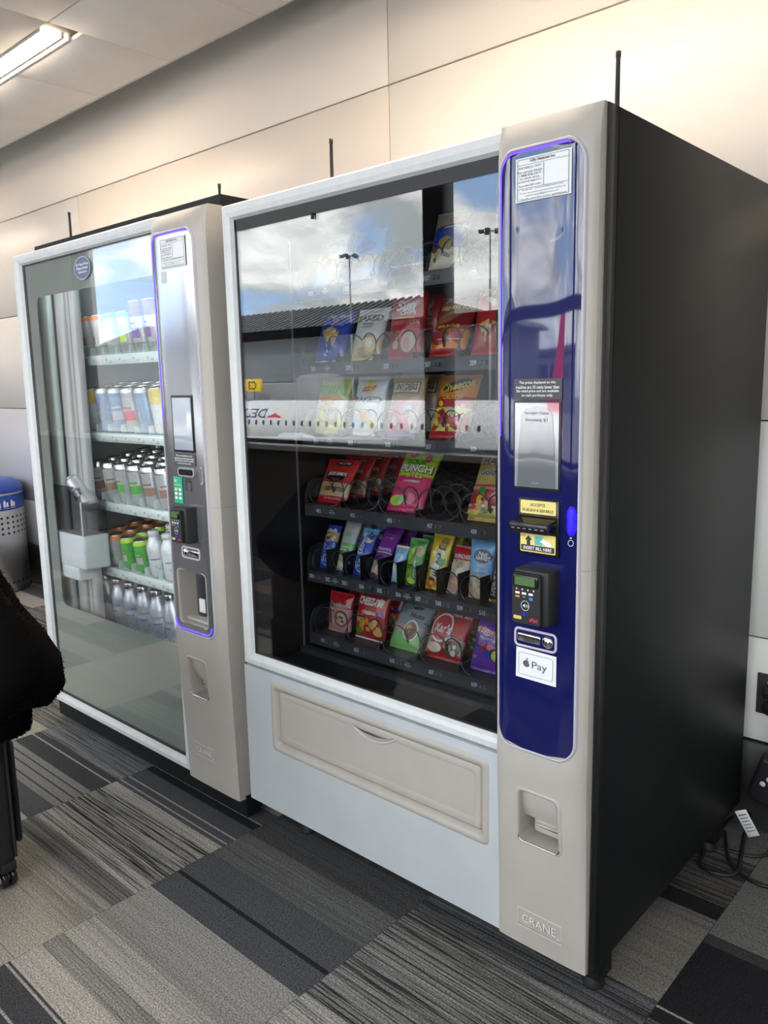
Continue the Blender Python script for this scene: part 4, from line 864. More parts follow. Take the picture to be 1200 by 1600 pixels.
def bag_fn(w, h, T, seed, flare):
    e = .05
    def pr(v):
        q = min(max((v - e) / (1 - 2 * e), 0), 1); return math.sin(PI * q) ** .55 if 0 < q < 1 else 0.0
    def pt(u, v, side, off=0.0):
        f = pr(v); c = max(0, 1 - u * u); t = T / 2 * f * c ** .46 + .0012
        t += .0016 * f * c * math.sin(5 * u + 2.6 * math.sin(6 * v + seed) + seed) + .0022 * (1 - f) * c * math.sin(11 * u + seed)
        hw = w / 2 * (1 - .06 * f + flare * (v - .5))
        sh = .004 * math.sin(3 * v + seed) * v
        return (u * hw + sh, side * t - off, v * h)
    def S(a, b, off=0):       # metric: a from the centre line, b from the lower seal
        v = min(max(b / h, 0), 1); hw = w / 2 * (1 - .06 * pr(v) + flare * (v - .5))
        return pt(max(-1, min(1, a / hw)), v, -1, off)
    return pt, S
def make_bag(name, w, h, T, bands, art, seed=0, flare=.06, crimp=True):
    pt, S = bag_fn(w, h, T, seed, flare)
    nu, nv = 16, 24; us = [-math.cos(PI * i / nu) for i in range(nu + 1)]; vs = [0, .025, .05, .06] + [.06 + .88 * i / nv for i in range(1, nv)] + [.94, .95, .975, 1]
    vs = sorted(set(vs + [b[1] for b in bands if 0 < b[1] < 1]))
    def mf(u, v):
        for v0, v1, c in bands:
            if v0 <= v <= v1: return fm(c)
        return fm(bands[-1][2])
    mb = MB(); mb.surf(lambda u, v: pt(u, v, -1), us, vs, None, True, None, mf); mb.surf(lambda u, v: pt(-u, v, 1), us, vs, None, True, None, mf)
    bag = mb.build(name)
    pm = MB(); O = .0012; k = 0; hw = w / 2
    rnd = random.Random(seed * 13 + 5)
    for a in art:
        k += 1; off = O + .00025 * k
        if a[0] == 'e': pm.dell(S, a[1] * hw, a[2] * h, a[3] * hw, a[4] * h, off, fm(a[5]), 18, 3, a[6] if len(a) > 6 else 0)
        elif a[0] == 'p': pm.dpoly(S, [(u * hw, v * h) for u, v in a[1]], off, fm(a[2]), 3)
        elif a[0] == 'r': pm.drect(S, a[1] * hw, a[2] * hw, a[3] * h, a[4] * h, off, fm(a[5]), 8, 4)
        elif a[0] == 't':   # text, u, v, height/h, width/w, colour, bold, shear, rot(deg)
            _, tx, u, v, th, tw, c, *x = a; x = list(x) + [.02, 0, 0][len(x):]
            rot = math.radians(x[2]); vert = abs(abs(x[2]) - 90) < 30
            pm.dtext(S, tx, (u + (0 if vert else .06)) * hw, v * h, th * (w if vert else h), off, fm(c), tw * (h * .95 if vert else w * .86), bold=x[0], shear=x[1], rot=rot)
        elif a[0] == 'c':   # scattered pieces
            _, n, u0, u1, v0, v1, cs, sz = a
            for i in range(n):
                u, v = rnd.uniform(u0, u1), rnd.uniform(v0, v1); s_ = sz * rnd.uniform(.7, 1.2); ro = rnd.uniform(0, PI); off2 = off + .0001 * (i % 7)
                pm.dell(S, u * hw, v * h, s_ * w, s_ * w * rnd.uniform(.5, .9), off2, fm(cs[i % len(cs)]), 7, 2, ro)
    if pm.f: pm.build('printed_artwork', bag)
    return bag
P = {}
def spec(i, name, label, x0, x1, h, lean, bands, art, T=.045, copies=0, dy=.075, flare=.06, wadd=.006, cat='snack bag', behind='', top=0):
    P[i] = dict(name=name, label=label, x0=x0, x1=x1, h=h, lean=lean, bands=bands, art=art, T=T, copies=copies, dy=dy, flare=flare, wadd=wadd, cat=cat, behind=behind)
spec(101, 'chip_bag', 'pale blue chip bag at the left end of the top shelf', .095, .190, .15, 20, [(0, .30, 'lblue'), (.30, .62, 'cream'), (.62, 1, 'lblue')], [('e', 0, .45, .5, .14, 'chip'), ('t', 'CHIPS', 0, .75, .1, .6, 'white')])
spec(103, 'chip_bag', 'white and blue chip bag second on the top shelf', .240, .347, .15, 16, [(0, .45, 'white'), (.45, 1, 'lblue')], [('e', .1, .62, .6, .14, 'blue'), ('p', [(-.1, .56), (.7, .60), (.6, .66), (-.1, .64)], 'red'), ('c', 8, -.5, .5, .12, .4, ['chip', 'cream'], .10)])
spec(107, 'chip_bag', 'cream bag with blue band on the top shelf, right of the dark reflection bar', .520, .622, .165, 21, [(0, .34, 'cream'), (.34, .66, 'blue'), (.66, 1, 'cream')], [('e', .05, .42, .42, .10, 'gold'), ('p', [(-.95, .60), (.95, .70), (.95, .80), (-.95, .70)], 'blue'), ('e', .45, .80, .4, .08, 'orange'), ('c', 8, -.7, .5, .14, .34, ['brown', 'tan'], .09)])
spec(201, 'chip_bag', 'royal blue tortilla chip bag on the second shelf', .090, .210, .152, 20, [(0, .035, 'white'), (.035, 1, 'blue')], [('p', [(-.2, .87), (.55, .93), (-.02, .74)], 'orange'), ('p', [(-.1, .86), (.42, .90), (.0, .78)], 'blue'), ('t', 'Doritos', .02, .91, .11, .86, 'white', .03), ('t', 'COOL RANCH', .25, .69, .035, .4, 'white'), ('p', [(-.62, .60), (-.05, .68), (.4, .60), (-.05, .26)], 'chip'), ('p', [(.05, .52), (.55, .56), (.32, .24)], 'chip'), ('e', -.1, .60, .25, .04, 'cream'), ('c', 6, -.3, .5, .12, .3, ['lblue', 'sky'], .035)])
spec(203, 'chip_bag', 'white and tan baked crisp bag on the second shelf', .240, .348, .150, 17, [(0, .38, 'chip'), (.38, 1, 'white')], [('t', "Lay's", .1, .93, .09, .5, 'cream', .03), ('t', 'BAKED', 0, .78, .13, .95, 'brown', .04), ('t', 'ORIGINAL', 0, .66, .03, .45, 'brown'), ('t', 'POTATO CRISPS', 0, .60, .025, .45, 'brown'), ('e', -.42, .26, .36, .17, 'cream', .4), ('e', .32, .28, .40, .18, 'chip', -.3), ('e', .0, .14, .45, .09, 'tan'), ('e', .35, .30, .2, .08, 'cream')], copies=1)
spec(205, 'chip_bag', 'brick red multigrain chip bag on the second shelf', .378, .492, .175, 12, [(0, 1, 'red')], [('e', .25, .84, .45, .12, 'rose'), ('t', 'Sun', -.05, .80, .17, .62, 'white', .04, .1), ('t', 'CHIPS', .15, .68, .07, .5, 'white', .03), ('r', -.62, .62, .585, .615, 'gold'), ('t', 'GARDEN SALSA', 0, .53, .06, .85, 'rose', .02), ('e', -.42, .24, .36, .14, 'dred', .5), ('e', .36, .24, .36, .16, 'beige', -.6), ('e', .30, .22, .16, .09, 'rose'), ('e', -.35, .2, .2, .06, 'beige', .5)], copies=1)
spec(207, 'chip_bag', 'dark red fried pork skins bag on the second shelf', .520, .632, .172, 26, [(0, .12, 'red'), (.12, .40, 'orange'), (.40, .72, 'dred'), (.72, 1, 'dred')], [('t', 'Brandless', .05, .92, .09, .95, 'white', .01, .4), ('t', 'FRIED PORK SKINS', .05, .76, .075, 1.0, 'lemon', .03, .15), ('e', -.1, .60, .7, .08, 'almond', .3), ('t', 'BAR-B-QUE', -.1, .44, .05, .7, 'yellow', .03), ('e', -.45, .28, .38, .12, 'red'), ('e', .40, .28, .40, .13, 'red'), ('r', -.8, .8, .235, .25, 'cream'), ('c', 10, -.7, .7, .15, .38, ['almond', 'orange', 'dred'], .07), ('e', -.9, .17, .1, .05, 'sky')])
spec(209, 'chip_bag', 'bright red tortilla chip bag by the control tower, second shelf', .655, .775, .172, 17, [(0, 1, 'red')], [('t', 'Doritos', .0, .92, .12, .9, 'white', .03), ('p', [(-.5, .84), (0, .66), (.5, .84), (.36, .84), (0, .72), (-.36, .84)], 'cream'), ('p', [(-.6, .42), (-.1, .50), (-.2, .14)], 'chip'), ('p', [(.05, .46), (.7, .40), (.3, .12)], 'chip'), ('c', 8, -.6, .6, .12, .45, ['orange', 'rose', 'dred'], .06)])
spec(301, 'chip_bag', 'yellow and green onion ring snack bag on the third shelf', .078, .200, .170, 15, [(0, .30, 'lemon'), (.30, .62, 'cream'), (.62, 1, 'lemon')], [('r', -.9, .9, .64, .86, 'lime'), ('t', 'FUNYUNS', .0, .75, .17, .95, 'green', .05), ('t', 'FUNYUNS', .02, .755, .15, .90, 'lgreen', .02), ('p', [(-.85, .60), (-.3, .68), (.6, .64), (.9, .58), (.2, .55), (-.6, .54)], 'orange'), ('e', -.3, .32, .32, .16, 'chip', .4), ('e', -.3, .32, .18, .08, 'lemon', .4), ('e', .35, .30, .34, .16, 'tan', -.4), ('e', .35, .30, .18, .08, 'cream', -.4), ('e', .1, .50, .3, .06, 'chip')], copies=2)
spec(303, 'chip_bag', 'white baked crisp bag with yellow round logo on the third shelf', .238, .350, .165, 11, [(0, 1, 'white')], [('e', .05, .82, .36, .12, 'yellow'), ('p', [(-.36, .80), (.42, .85), (.42, .77), (-.36, .72)], 'red'), ('t', "Lay's", .03, .785, .06, .48, 'white', .02), ('t', 'BAKED', 0, .595, .10, .95, 'brown', .04), ('t', 'Original', 0, .42, .03, .35, 'brown'), ('e', .0, .30, .26, .10, 'chip'), ('e', .45, .22, .3, .12, 'cream'), ('e', .40, .18, .2, .08, 'yellow'), ('e', -.55, .18, .3, .10, 'sky'), ('e', .2, .34, .2, .06, 'orange')], copies=1)
spec(305, 'pretzel_bag', 'tan pretzel bag with pink print on the third shelf', .368, .480, .170, 14, [(0, .10, 'violet'), (.10, .48, 'rose'), (.48, 1, 'tan')], [('r', -.80, .80, .68, .87, 'brown'), ('r', -.75, .75, .695, .855, 'cream'), ('t', 'SNYDERS', 0, .79, .11, .72, 'brown', .04), ('t', 'OF HANOVER', 0, .72, .025, .4, 'brown'), ('e', .2, .50, .65, .10, 'rose'), ('e', -.38, .24, .34, .16, 'hotpink'), ('e', -.35, .24, .18, .08, 'cream'), ('e', .30, .24, .26, .14, 'pink'), ('r', .5, .9, .06, .42, 'cream'), ('e', .45, .44, .14, .05, 'sky')], copies=1)
spec(307, 'chip_bag', 'orange and red cheese puff bag on the third shelf', .518, .640, .175, 23, [(0, .10, 'red'), (.10, .45, 'lemon'), (.45, .62, 'red'), (.62, 1, 'orange')], [('e', .0, .80, .72, .10, 'black', .3), ('t', 'Cheetos', .0, .80, .15, .92, 'yellow', .04, .1, 14), ('t', 'CRUNCHY', .0, .60, .06, .6, 'yellow', .03), ('p', [(-.9, .10), (-.4, .44), (-.1, .18), (.2, .5), (.5, .2), (.9, .42), (.9, .1)], 'red'), ('c', 16, -.8, .8, .12, .52, ['orange', 'lime', 'lemon', 'red', 'yellow'], .07), ('e', .1, .38, .25, .05, 'cream')])
spec(401, 'jerky_bag', 'red jerky bag with black badge and tan bottom on the fourth shelf', .082, .206, .138, 27, [(0, .14, 'red'), (.14, .44, 'nut'), (.44, 1, 'red')], [('r', -.30, .62, .84, .96, 'black'), ('t', '80 CALORIES', .16, .90, .05, .4, 'white', .02), ('p', [(-.62, .66), (.7, .66), (.55, .50), (.04, .42), (-.45, .50)], 'black'), ('t', "JACK LINK'S", .02, .62, .10, .66, 'white', .04), ('p', [(-.2, .52), (.3, .52), (.05, .44)], 'red'), ('t', 'BEEF BITES', .05, .29, .10, .72, 'brown', .05), ('t', '10g PROTEIN', .0, .08, .04, .6, 'white'), ('e', -.55, .30, .14, .08, 'gold')], T=.035, copies=3, dy=.075)
spec(405, 'candy_bag', 'lime and hot pink sour candy bag on the fourth shelf', .366, .492, .196, 30, [(0, .52, 'hotpink'), (.52, .60, 'lime'), (.60, 1, 'lime')], [('e', -.35, .86, .24, .07, 'hotpink', .4), ('e', -.36, .865, .08, .03, 'rose'), ('e', .35, .92, .24, .06, 'hotpink', -.3), ('e', .52, .80, .18, .06, 'hotpink', .2), ('t', 'SOUR', -.05, .735, .085, .62, 'green', .04), ('t', 'PUNCH', .0, .625, .135, 1.0, 'black', .07), ('t', 'PUNCH', .0, .63, .12, .95, 'white', .03), ('t', 'BITES', .08, .52, .075, .5, 'black', .06), ('t', 'BITES', .08, .522, .07, .48, 'lemon', .03), ('t', 'STRAWBERRY', .05, .43, .035, .5, 'white', .02), ('e', -.45, .14, .35, .08, 'lime'), ('e', -.2, .17, .22, .05, 'lgreen'), ('e', .3, .18, .28, .08, 'pink')], T=.035, copies=0)
spec(409, 'candy_bag', 'gold gummy candy bag on the fourth shelf by the tower', .636, .760, .200, 28, [(0, .14, 'gold'), (.14, .47, 'red'), (.47, 1, 'gold')], [('t', 'HARIBO', .02, .80, .15, .98, 'white', .08), ('t', 'HARIBO', .02, .80, .13, .94, 'black', .03), ('t', 'Goldbears', .0, .64, .10, .90, 'white', .07), ('t', 'Goldbears', .0, .64, .09, .88, 'black', .02), ('r', -.9, .9, .40, .44, 'rose'), ('c', 14, -.7, .7, .12, .38, ['green', 'red', 'yellow', 'orange', 'lemon'], .09), ('r', -.9, .9, .17, .20, 'cream')], T=.035)
spec(501, 'snack_bar', 'blue wrapped bar in the leftmost lane of the fifth shelf', .086, .136, .135, 23, [(0, .62, 'blue'), (.62, .84, 'tan'), (.84, 1, 'blue')], [('e', 0, .34, .85, .28, 'lblue'), ('e', 0, .34, .78, .26, 'blue'), ('t', 'SALTED', -.3, .34, .20, .42, 'white', .02, 0, 90), ('t', 'NUT ROLL', .25, .34, .2, .40, 'sky', .02, 0, 90), ('c', 9, -.6, .6, .62, .82, ['nut', 'cream', 'brown'], .16), ('p', [(-.8, .84), (-.4, .92), (0, .85), (.4, .93), (.8, .84)], 'white')], T=.022, copies=1, cat='snack bar')
spec(502, 'nut_pouch', 'silver and green nut pouch on the fifth shelf', .157, .212, .165, 23, [(0, .06, 'silver'), (.06, .30, 'beige'), (.30, .52, 'lgreen'), (.52, 1, 'silver')], [('e', 0, .34, .85, .07, 'green'), ('r', -.9, .9, .375, .40, 'white'), ('t', "Nature's", .0, .45, .06, .8, 'white', .02), ('e', .1, .67, .4, .035, 'lgreen'), ('t', 'garden', .1, .67, .03, .5, 'silver'), ('c', 8, -.6, .6, .08, .27, ['nut', 'cream', 'beige'], .18)], T=.025, copies=3, dy=.06, flare=.22, cat='nut pouch')
spec(503, 'snack_bar', 'shiny blue marshmallow bar on the fifth shelf', .231, .284, .140, 23, [(0, .88, 'blue'), (.88, 1, 'lblue')], [('e', 0, .26, .8, .22, 'lblue'), ('e', 0, .26, .6, .17, 'blue'), ('t', 'Rice', -.1, .26, .30, .3, 'white', .02, .2, 75), ('t', 'KRISPIES', -.15, .62, .34, .42, 'white', .03, .1, 80), ('e', .5, .74, .35, .06, 'cream', .5), ('c', 6, -.7, .7, .8, .95, ['sky', 'lblue', 'navy'], .14)], T=.026, copies=3, dy=.06, cat='snack bar')
spec(504, 'nut_pouch', 'purple trail mix pouch leaning on the fifth shelf', .291, .352, .178, 33, [(0, .08, 'violet'), (.08, .32, 'cream'), (.32, 1, 'violet')], [('e', 0, .34, .75, .07, 'violet'), ('r', -.9, .9, .42, .435, 'white'), ('t', "Nature's", .05, .49, .06, .8, 'white', .02), ('t', 'TRAIL MIX', .1, .68, .035, .6, 'rose', .02), ('t', 'Omega-3', .1, .74, .035, .5, 'rose', .02), ('c', 9, -.6, .6, .10, .29, ['nut', 'gold', 'white', 'beige'], .16)], T=.028, copies=2, dy=.075, flare=.22, cat='nut pouch')
spec(505, 'snack_bar', 'small pale blue crisp rice bar on the fifth shelf', .384, .424, .105, 14, [(0, .46, 'sky'), (.46, .92, 'lblue'), (.92, 1, 'cream')], [('e', .1, .66, .6, .14, 'sky'), ('t', 'CRISPY', .0, .28, .4, .34, 'white', .02, 0, 82), ('e', -.3, .4, .35, .1, 'white', .5)], T=.022, copies=1, cat='snack bar')
spec(506, 'snack_bar', 'green granola bar with yellow name band on the fifth shelf', .432, .486, .132, 14, [(0, 1, 'green')], [('r', -.72, -.05, .10, .78, 'lime'), ('t', 'NATURE VALLEY', -.38, .44, .26, .60, 'green', .03, 0, 90), ('t', 'Oats n Honey', .25, .36, .17, .40, 'white', .02, 0, 90), ('e', .55, .74, .40, .12, 'nut'), ('p', [(-.9, .9), (.2, .84), (-.2, .96), (-.9, .98)], 'lgreen'), ('e', -.1, .1, .5, .06, 'lemon')], T=.022, copies=3, dy=.05, cat='snack bar')
spec(507, 'candy_bag', 'yellow peanut candy pouch on the fifth shelf', .503, .563, .152, 18, [(0, 1, 'yellow')], [('p', [(-.55, .16), (.45, .12), (.62, .78), (-.1, .82)], 'brown'), ('t', "m&m's", -.05, .47, .58, .56, 'white', .05, .15, 82), ('e', .52, .52, .28, .10, 'green'), ('e', .6, .62, .2, .06, 'lemon'), ('e', .35, .84, .38, .10, 'gold'), ('t', 'PEANUT', .40, .86, .05, .4, 'brown', .02), ('e', -.2, .10, .55, .06, 'orange')], T=.028, copies=3, dy=.06, cat='candy pouch')
spec(508, 'nut_pouch', 'clear peanut pouch with red header on the fifth shelf', .578, .634, .130, 20, [(0, .70, 'beige'), (.70, 1, 'red')], [('t', 'MUNCHIES', .0, .78, .09, .95, 'white', .03, .1), ('e', .0, .47, .65, .10, 'cream'), ('e', -.05, .22, .75, .15, 'rose'), ('e', -.05, .22, .6, .11, 'nut'), ('t', 'PEANUTS', .0, .24, .05, .6, 'cream', .02), ('c', 8, -.6, .6, .55, .68, ['nut', 'almond', 'beige'], .15)], T=.026, copies=1, dy=.06, cat='nut pouch')
spec(509, 'nut_pouch', 'bright blue cashew pouch with black oval on the fifth shelf', .645, .712, .160, 10, [(0, .40, 'beige'), (.40, .76, 'lblue'), (.76, 1, 'lblue')], [('e', .2, .70, .74, .11, 'black'), ('t', 'Nut', .15, .735, .07, .45, 'white', .02, .2), ('t', 'HARVEST', .2, .665, .065, .66, 'white', .03), ('t', 'WHOLE', .15, .54, .05, .45, 'white', .02), ('t', 'CASHEWS', .15, .47, .05, .62, 'white', .02), ('c', 16, -.7, .6, .06, .36, ['cream', 'nut', 'beige', 'cream'], .16)], T=.032, copies=1, dy=.08, flare=.28, cat='nut pouch')
spec(510, 'chocolate_bar', 'dark brown chocolate bar at the right end of the fifth shelf', .716, .768, .125, 13, [(0, 1, 'dbrown')], [('t', "HERSHEY'S", -.25, .52, .42, .82, 'silver', .05, 0, 84), ('e', .5, .3, .3, .12, 'brown'), ('p', [(-.9, .02), (.2, .02), (.0, .07), (-.9, .06)], 'yellow')], T=.018, copies=1, dy=.05, cat='chocolate bar')
spec(601, 'cookie_bag', 'pink and red cookie bag at the left of the bottom shelf', .115, .208, .122, 10, [(0, .12, 'rose'), (.12, .62, 'rose'), (.62, 1, 'red')], [('t', "Grandma's", .0, .70, .13, .98, 'white', .06), ('t', "Grandma's", .0, .70, .12, .95, 'brown', .01), ('e', .30, .36, .50, .20, 'brown'), ('e', .32, .36, .40, .16, 'beige'), ('e', -.6, .36, .28, .18, 'almond'), ('p', [(-.5, .6), (-.4, .6), (-.3, .2), (-.42, .22)], 'white'), ('c', 6, 0, .6, .25, .45, ['brown', 'almond'], .05)], T=.035, copies=2, dy=.08)
spec(603, 'cracker_bag', 'red cheese cracker bag on the bottom shelf', .226, .344, .145, 14, [(0, .03, 'white'), (.03, 1, 'red')], [('t', 'CHEEZ-IT', -.15, .78, .16, .80, 'white', .06), ('t', 'ORIGINAL', .0, .555, .075, .52, 'white', .05), ('p', [(.55, .88), (.8, .84), (.7, .70), (.5, .74)], 'cream'), ('c', 16, -.7, .7, .22, .44, ['chip', 'orange', 'gold', 'chip'], .09), ('e', -.62, .17, .22, .08, 'green'), ('e', .62, .18, .24, .07, 'chip'), ('r', .62, .82, .52, .60, 'blue')], T=.045, copies=2, dy=.085)
spec(605, 'nut_bag', 'grey nut bag with green bottom leaning on the bottom shelf', .360, .472, .150, 36, [(0, .30, 'lgreen'), (.30, .46, 'grey'), (.46, 1, 'slate')], [('p', [(-.95, .30), (.0, .36), (.95, .30), (.95, .5), (-.95, .5)], 'grey'), ('t', 'Nuts', .25, .66, .10, .5, 'black', .03, .2), ('e', .15, .82, .35, .04, 'black'), ('r', -.85, -.2, .36, .44, 'rose'), ('e', .28, .36, .42, .20, 'white'), ('e', .28, .35, .36, .17, 'almond'), ('e', .18, .38, .16, .09, 'nut', .6), ('e', .38, .32, .14, .08, 'brown', -.4)], T=.04, copies=2, dy=.08)
spec(607, 'nut_bag', 'red trail mix bag with white ring on the bottom shelf', .492, .615, .150, 30, [(0, .14, 'red'), (.14, .40, 'beige'), (.40, 1, 'red')], [('p', [(-.95, .42), (0, .36), (.95, .44), (.95, .16), (0, .10), (-.95, .16)], 'red'), ('e', -.25, .56, .58, .28, 'white'), ('e', -.25, .56, .50, .24, 'red'), ('t', "Kar's", -.22, .55, .17, .52, 'white', .03, .15), ('t', 'SWEET N SALTY', .42, .90, .04, .6, 'rose', .02), ('t', 'TRAIL MIX', .42, .83, .05, .55, 'white', .02), ('e', -.4, .18, .38, .09, 'cream'), ('e', .44, .26, .46, .20, 'brown'), ('c', 14, .1, .75, .12, .40, ['nut', 'cream', 'almond', 'silver'], .06)], T=.045, copies=2, dy=.085)
spec(609, 'fruit_snack_bag', 'purple fruit snack bag on the bottom shelf by the tower', .650, .768, .156, 20, [(0, 1, 'purple')], [('p', [(-.9, .72), (-.5, .74), (.9, .62), (.9, .52), (-.4, .60), (-.9, .64)], 'cream'), ('t', 'Funables', .05, .645, .12, 1.0, 'white', .07, 0, -6), ('t', 'Funables', .05, .645, .11, .96, 'hotpink', .02, 0, -6), ('t', 'FRUITY SNACKS', .05, .53, .05, .85, 'white', .02, 0, -6), ('e', -.25, .40, .20, .07, 'red'), ('e', .1, .41, .20, .06, 'pink'), ('e', -.08, .30, .20, .08, 'blue'), ('e', .50, .30, .34, .10, 'lime'), ('e', .50, .30, .2, .05, 'lemon'), ('t', '0.8', -.75, .22, .05, .12, 'silver')], T=.04, copies=1, dy=.075)
NICE = {1: 'top', 2: 'second', 3: 'third', 4: 'fourth', 5: 'fifth', 6: 'bottom'}
for i, d in P.items():
    row = i // 100; w = d['x1'] - d['x0'] + d['wadd']; T = d['T']
    bag = make_bag(d['name'], w, d['h'], T, d['bands'], d['art'], i * .37, d['flare'])
    x = (d['x0'] + d['x1']) / 2; le = math.radians(d['lean']); y0 = .236 + T * .34
    x -= .007; bag.location = (x, y0, FLOORZ[row] + .002); bag.rotation_euler = (-le, 0, 0)
    tag(bag, d['label'] + ', frontmost', d['cat'], 'snacks on the %s shelf' % NICE[row])
    short = ' '.join(d['label'].split(' on the ')[0].split(' at the ')[0].split(' in the ')[0].split(' by the ')[0].split()[:7])
    for c in range(d['copies']):
        b = copy_tree(bag); b.location = (x + RND.uniform(-.004, .004), y0 + d['dy'] * (c + 1), FLOORZ[row] + .002); b.rotation_euler = (-le * RND.uniform(.75, 1.0), 0, RND.uniform(-.05, .05))
        tag(b, '%s, %s in line behind the front one' % (short, ORD[c + 1]), d['cat'], 'snacks on the %s shelf' % NICE[row])
# ------------------------------------------------------------------ recycling bin
steel = M('brushed_bin_steel', (.52, .52, .53), .34, .85, var=.06, vscale=20, stretch=(1, 1, .1)); bin_blue = M('blue_bin_plastic', (.015, .06, .34), .35); hole_m = M('dark_perforation', (.008, .008, .009), .8)
BR, BH = .275, .665
bn = tag(empty('recycling_bin', (-3.77, .70, 0)), 'round steel recycling bin with blue band and blue lid, by the wall', 'bin')
MB().lathe([(0, .004), (BR - .01, .004), (BR - .008, .03), (BR, .034), (BR, BH - .09), (BR - .004, BH - .088)], 48, (0, 0, 0), steel).lathe([(BR - .012, 0), (BR - .010, .03)], 48, (0, 0, 0), black_matte).build('bin_body', bn)
band = MB().lathe([(BR + .001, BH - .10), (BR + .002, BH - .098), (BR + .002, BH - .008), (BR, BH - .006)], 48, (0, 0, 0), bin_blue).build('label_band', bn)
MB().lathe([(BR - .004, BH - .006), (BR + .004, BH - .002), (BR + .004, BH + .008), (BR, BH + .012)], 48, (0, 0, 0), steel).build('rim', bn)
MB().lathe([(BR + .003, BH + .010), (BR + .004, BH + .03), (BR - .01, BH + .062), (BR - .06, BH + .092), (.09, BH + .112), (.085, BH + .09), (0, BH + .09)], 48, (0, 0, 0), bin_blue).build('lid', bn)
A0 = math.atan2(-1.3748 - .70, 1.8305 + 3.77)
SB = lambda a, b, off=0: ((BR + .002 + off) * math.cos(A0 + a / BR), (BR + .002 + off) * math.sin(A0 + a / BR), b)
mb = MB().dtext(SB, 'Recycle', -.005, BH - .055, .042, .0012, white_ink, .17, al='R', bold=.01)
for k in range(4):
    a = .055 + k * .055
    mb.dpoly(SB, [(a - .018, BH - .078), (a - .002, BH - .078), (a - .002, BH - .045), (a - .006, BH - .034), (a - .014, BH - .034), (a - .018, BH - .045)], .0012, white_ink).dpoly(SB, [(a + .002, BH - .078), (a + .018, BH - .078), (a + .016, BH - .048), (a + .004, BH - .048)], .0012, white_ink).drect(SB, a - .02, a + .02, BH - .0885, BH - .086, .0012, white_ink, 3, 1)
mb.build('lettering', band)
for rz in (BH - .150, BH - .185, BH - .22, BH - .255, .075):
    for k in range(-6, 11):
        MB().dell(SB, k * .042, rz, .0085, .0085, -.0005, hole_m, 12, 1).build('perforation', bn)
# ------------------------------------------------------------------ suitcase with coat
case_m = M('black_suitcase_fabric', (.013, .014, .017), .75, bump=.4, bscale=400); fur_m = M('black_faux_fur', (.003, .003, .0033), 1.0, spec=.05)
sc = tag(empty('suitcase', (-.43, -.765, 0)), 'black upright rolling suitcase at the left edge, under a furry coat', 'suitcase')
MB().rbox(-.20, .165, -.20, .18, .075, .60, .03, case_m, 3).build('case_body', sc)
MB().rbox(-.18, .150, .178, .20, .12, .42, .015, case_m, 2).build('front_pocket', sc)
MB().tube([(.168, -.19, .10), (.168, -.19, .57), (.168, .165, .57), (.168, .165, .10)], .004, black_matte).build('piping', sc)
for x, y in ((.13, .15), (.13, -.16), (-.16, .15), (-.16, -.16)):
    w_ = MB().rbox(x - .022, x + .022, y - .022, y + .022, .05, .08, .006, black_matte).lathe([(.008, -.020), (.024, -.019), (.027, -.012), (.024, -.005), (.008, -.004)], 18, (x, y, .027), black_gloss, True, 'y').lathe([(.008, .004), (.024, .005), (.027, .012), (.024, .019), (.008, .020)], 18, (x, y, .027), black_gloss, True, 'y').build('caster_wheel', sc)
    MB().lathe([(0, -.021), (.010, -.021), (.010, .021), (0, .021)], 12, (x, y, .027), grey_plastic, True, 'y').build('hub', w_)
MB().tube([(-.10, -.02, .60), (-.10, -.02, .80), (.08, -.02, .80), (.08, -.02, .60)], .010, black_matte).build('pull_handle', sc)
rings = [(.495, .10, .08, .02), (.505, .19, .12, .03), (.53, .225, .13, .03), (.56, .235, .13, .03), (.585, .23, .125, .03), (.60, .26, .14, .02), (.615, .32, .16, .01), (.66, .365, .175, 0), (.72, .370, .18, 0), (.77, .335, .17, 0), (.82, .285, .15, -.01), (.87, .235, .14, -.03), (.91, .19, .12, -.04), (.95, .14, .10, -.05), (.98, .08, .06, -.06), (.99, .01, .01, -.06)]
def coat_pt(a, zi):
    z, rx, ry, ox = rings[zi]; k = 1 + .06 * math.sin(3 * a + z * 9) + .035 * math.sin(7 * a - z * 15) + .015 * math.sin(17 * a + z * 60)
    return Vector((-.305 + ox + rx * 1.16 * k * math.cos(a), -.72 + ry * 1.25 * k * math.sin(a), z + .012 * math.sin(5 * a)))
NA = 48
mb = MB(); mb.strip([[coat_pt(2 * PI * i / NA, zi) for i in range(NA)] for zi in range(len(rings))], fur_m, True, True)
mb.add([coat_pt(2 * PI * i / NA, 0) for i in range(NA)], [tuple(reversed(range(NA)))], fur_m)
coat = mb.build('fur_coat'); tag(coat, 'black furry coat draped over the suitcase at the left edge', 'coat')
vs, fs = [], []
for k in range(14000):
    a = RND.uniform(0, 2 * PI); q = RND.uniform(0, len(rings) - 1.01); zi = int(q); f = q - zi
    p = coat_pt(a, zi) * (1 - f) + coat_pt(a, zi + 1) * f; c = Vector((-.34, -.72, .70)); n = (p - c).normalized()
    d = (n + Vector((RND.uniform(-.5, .5), RND.uniform(-.5, .5), RND.uniform(-.9, .1)))).normalized() * RND.uniform(.003, .007)
    t = n.cross(Vector((RND.random(), RND.random(), RND.random()))).normalized() * .0022
    b = len(vs); vs += [p - t, p + t, p + d]; fs.append((b, b + 1, b + 2))
fb = MB(); fb.add(vs, fs, fur_m); fo_ = fb.build('fur', coat); fo_['kind'] = 'stuff'
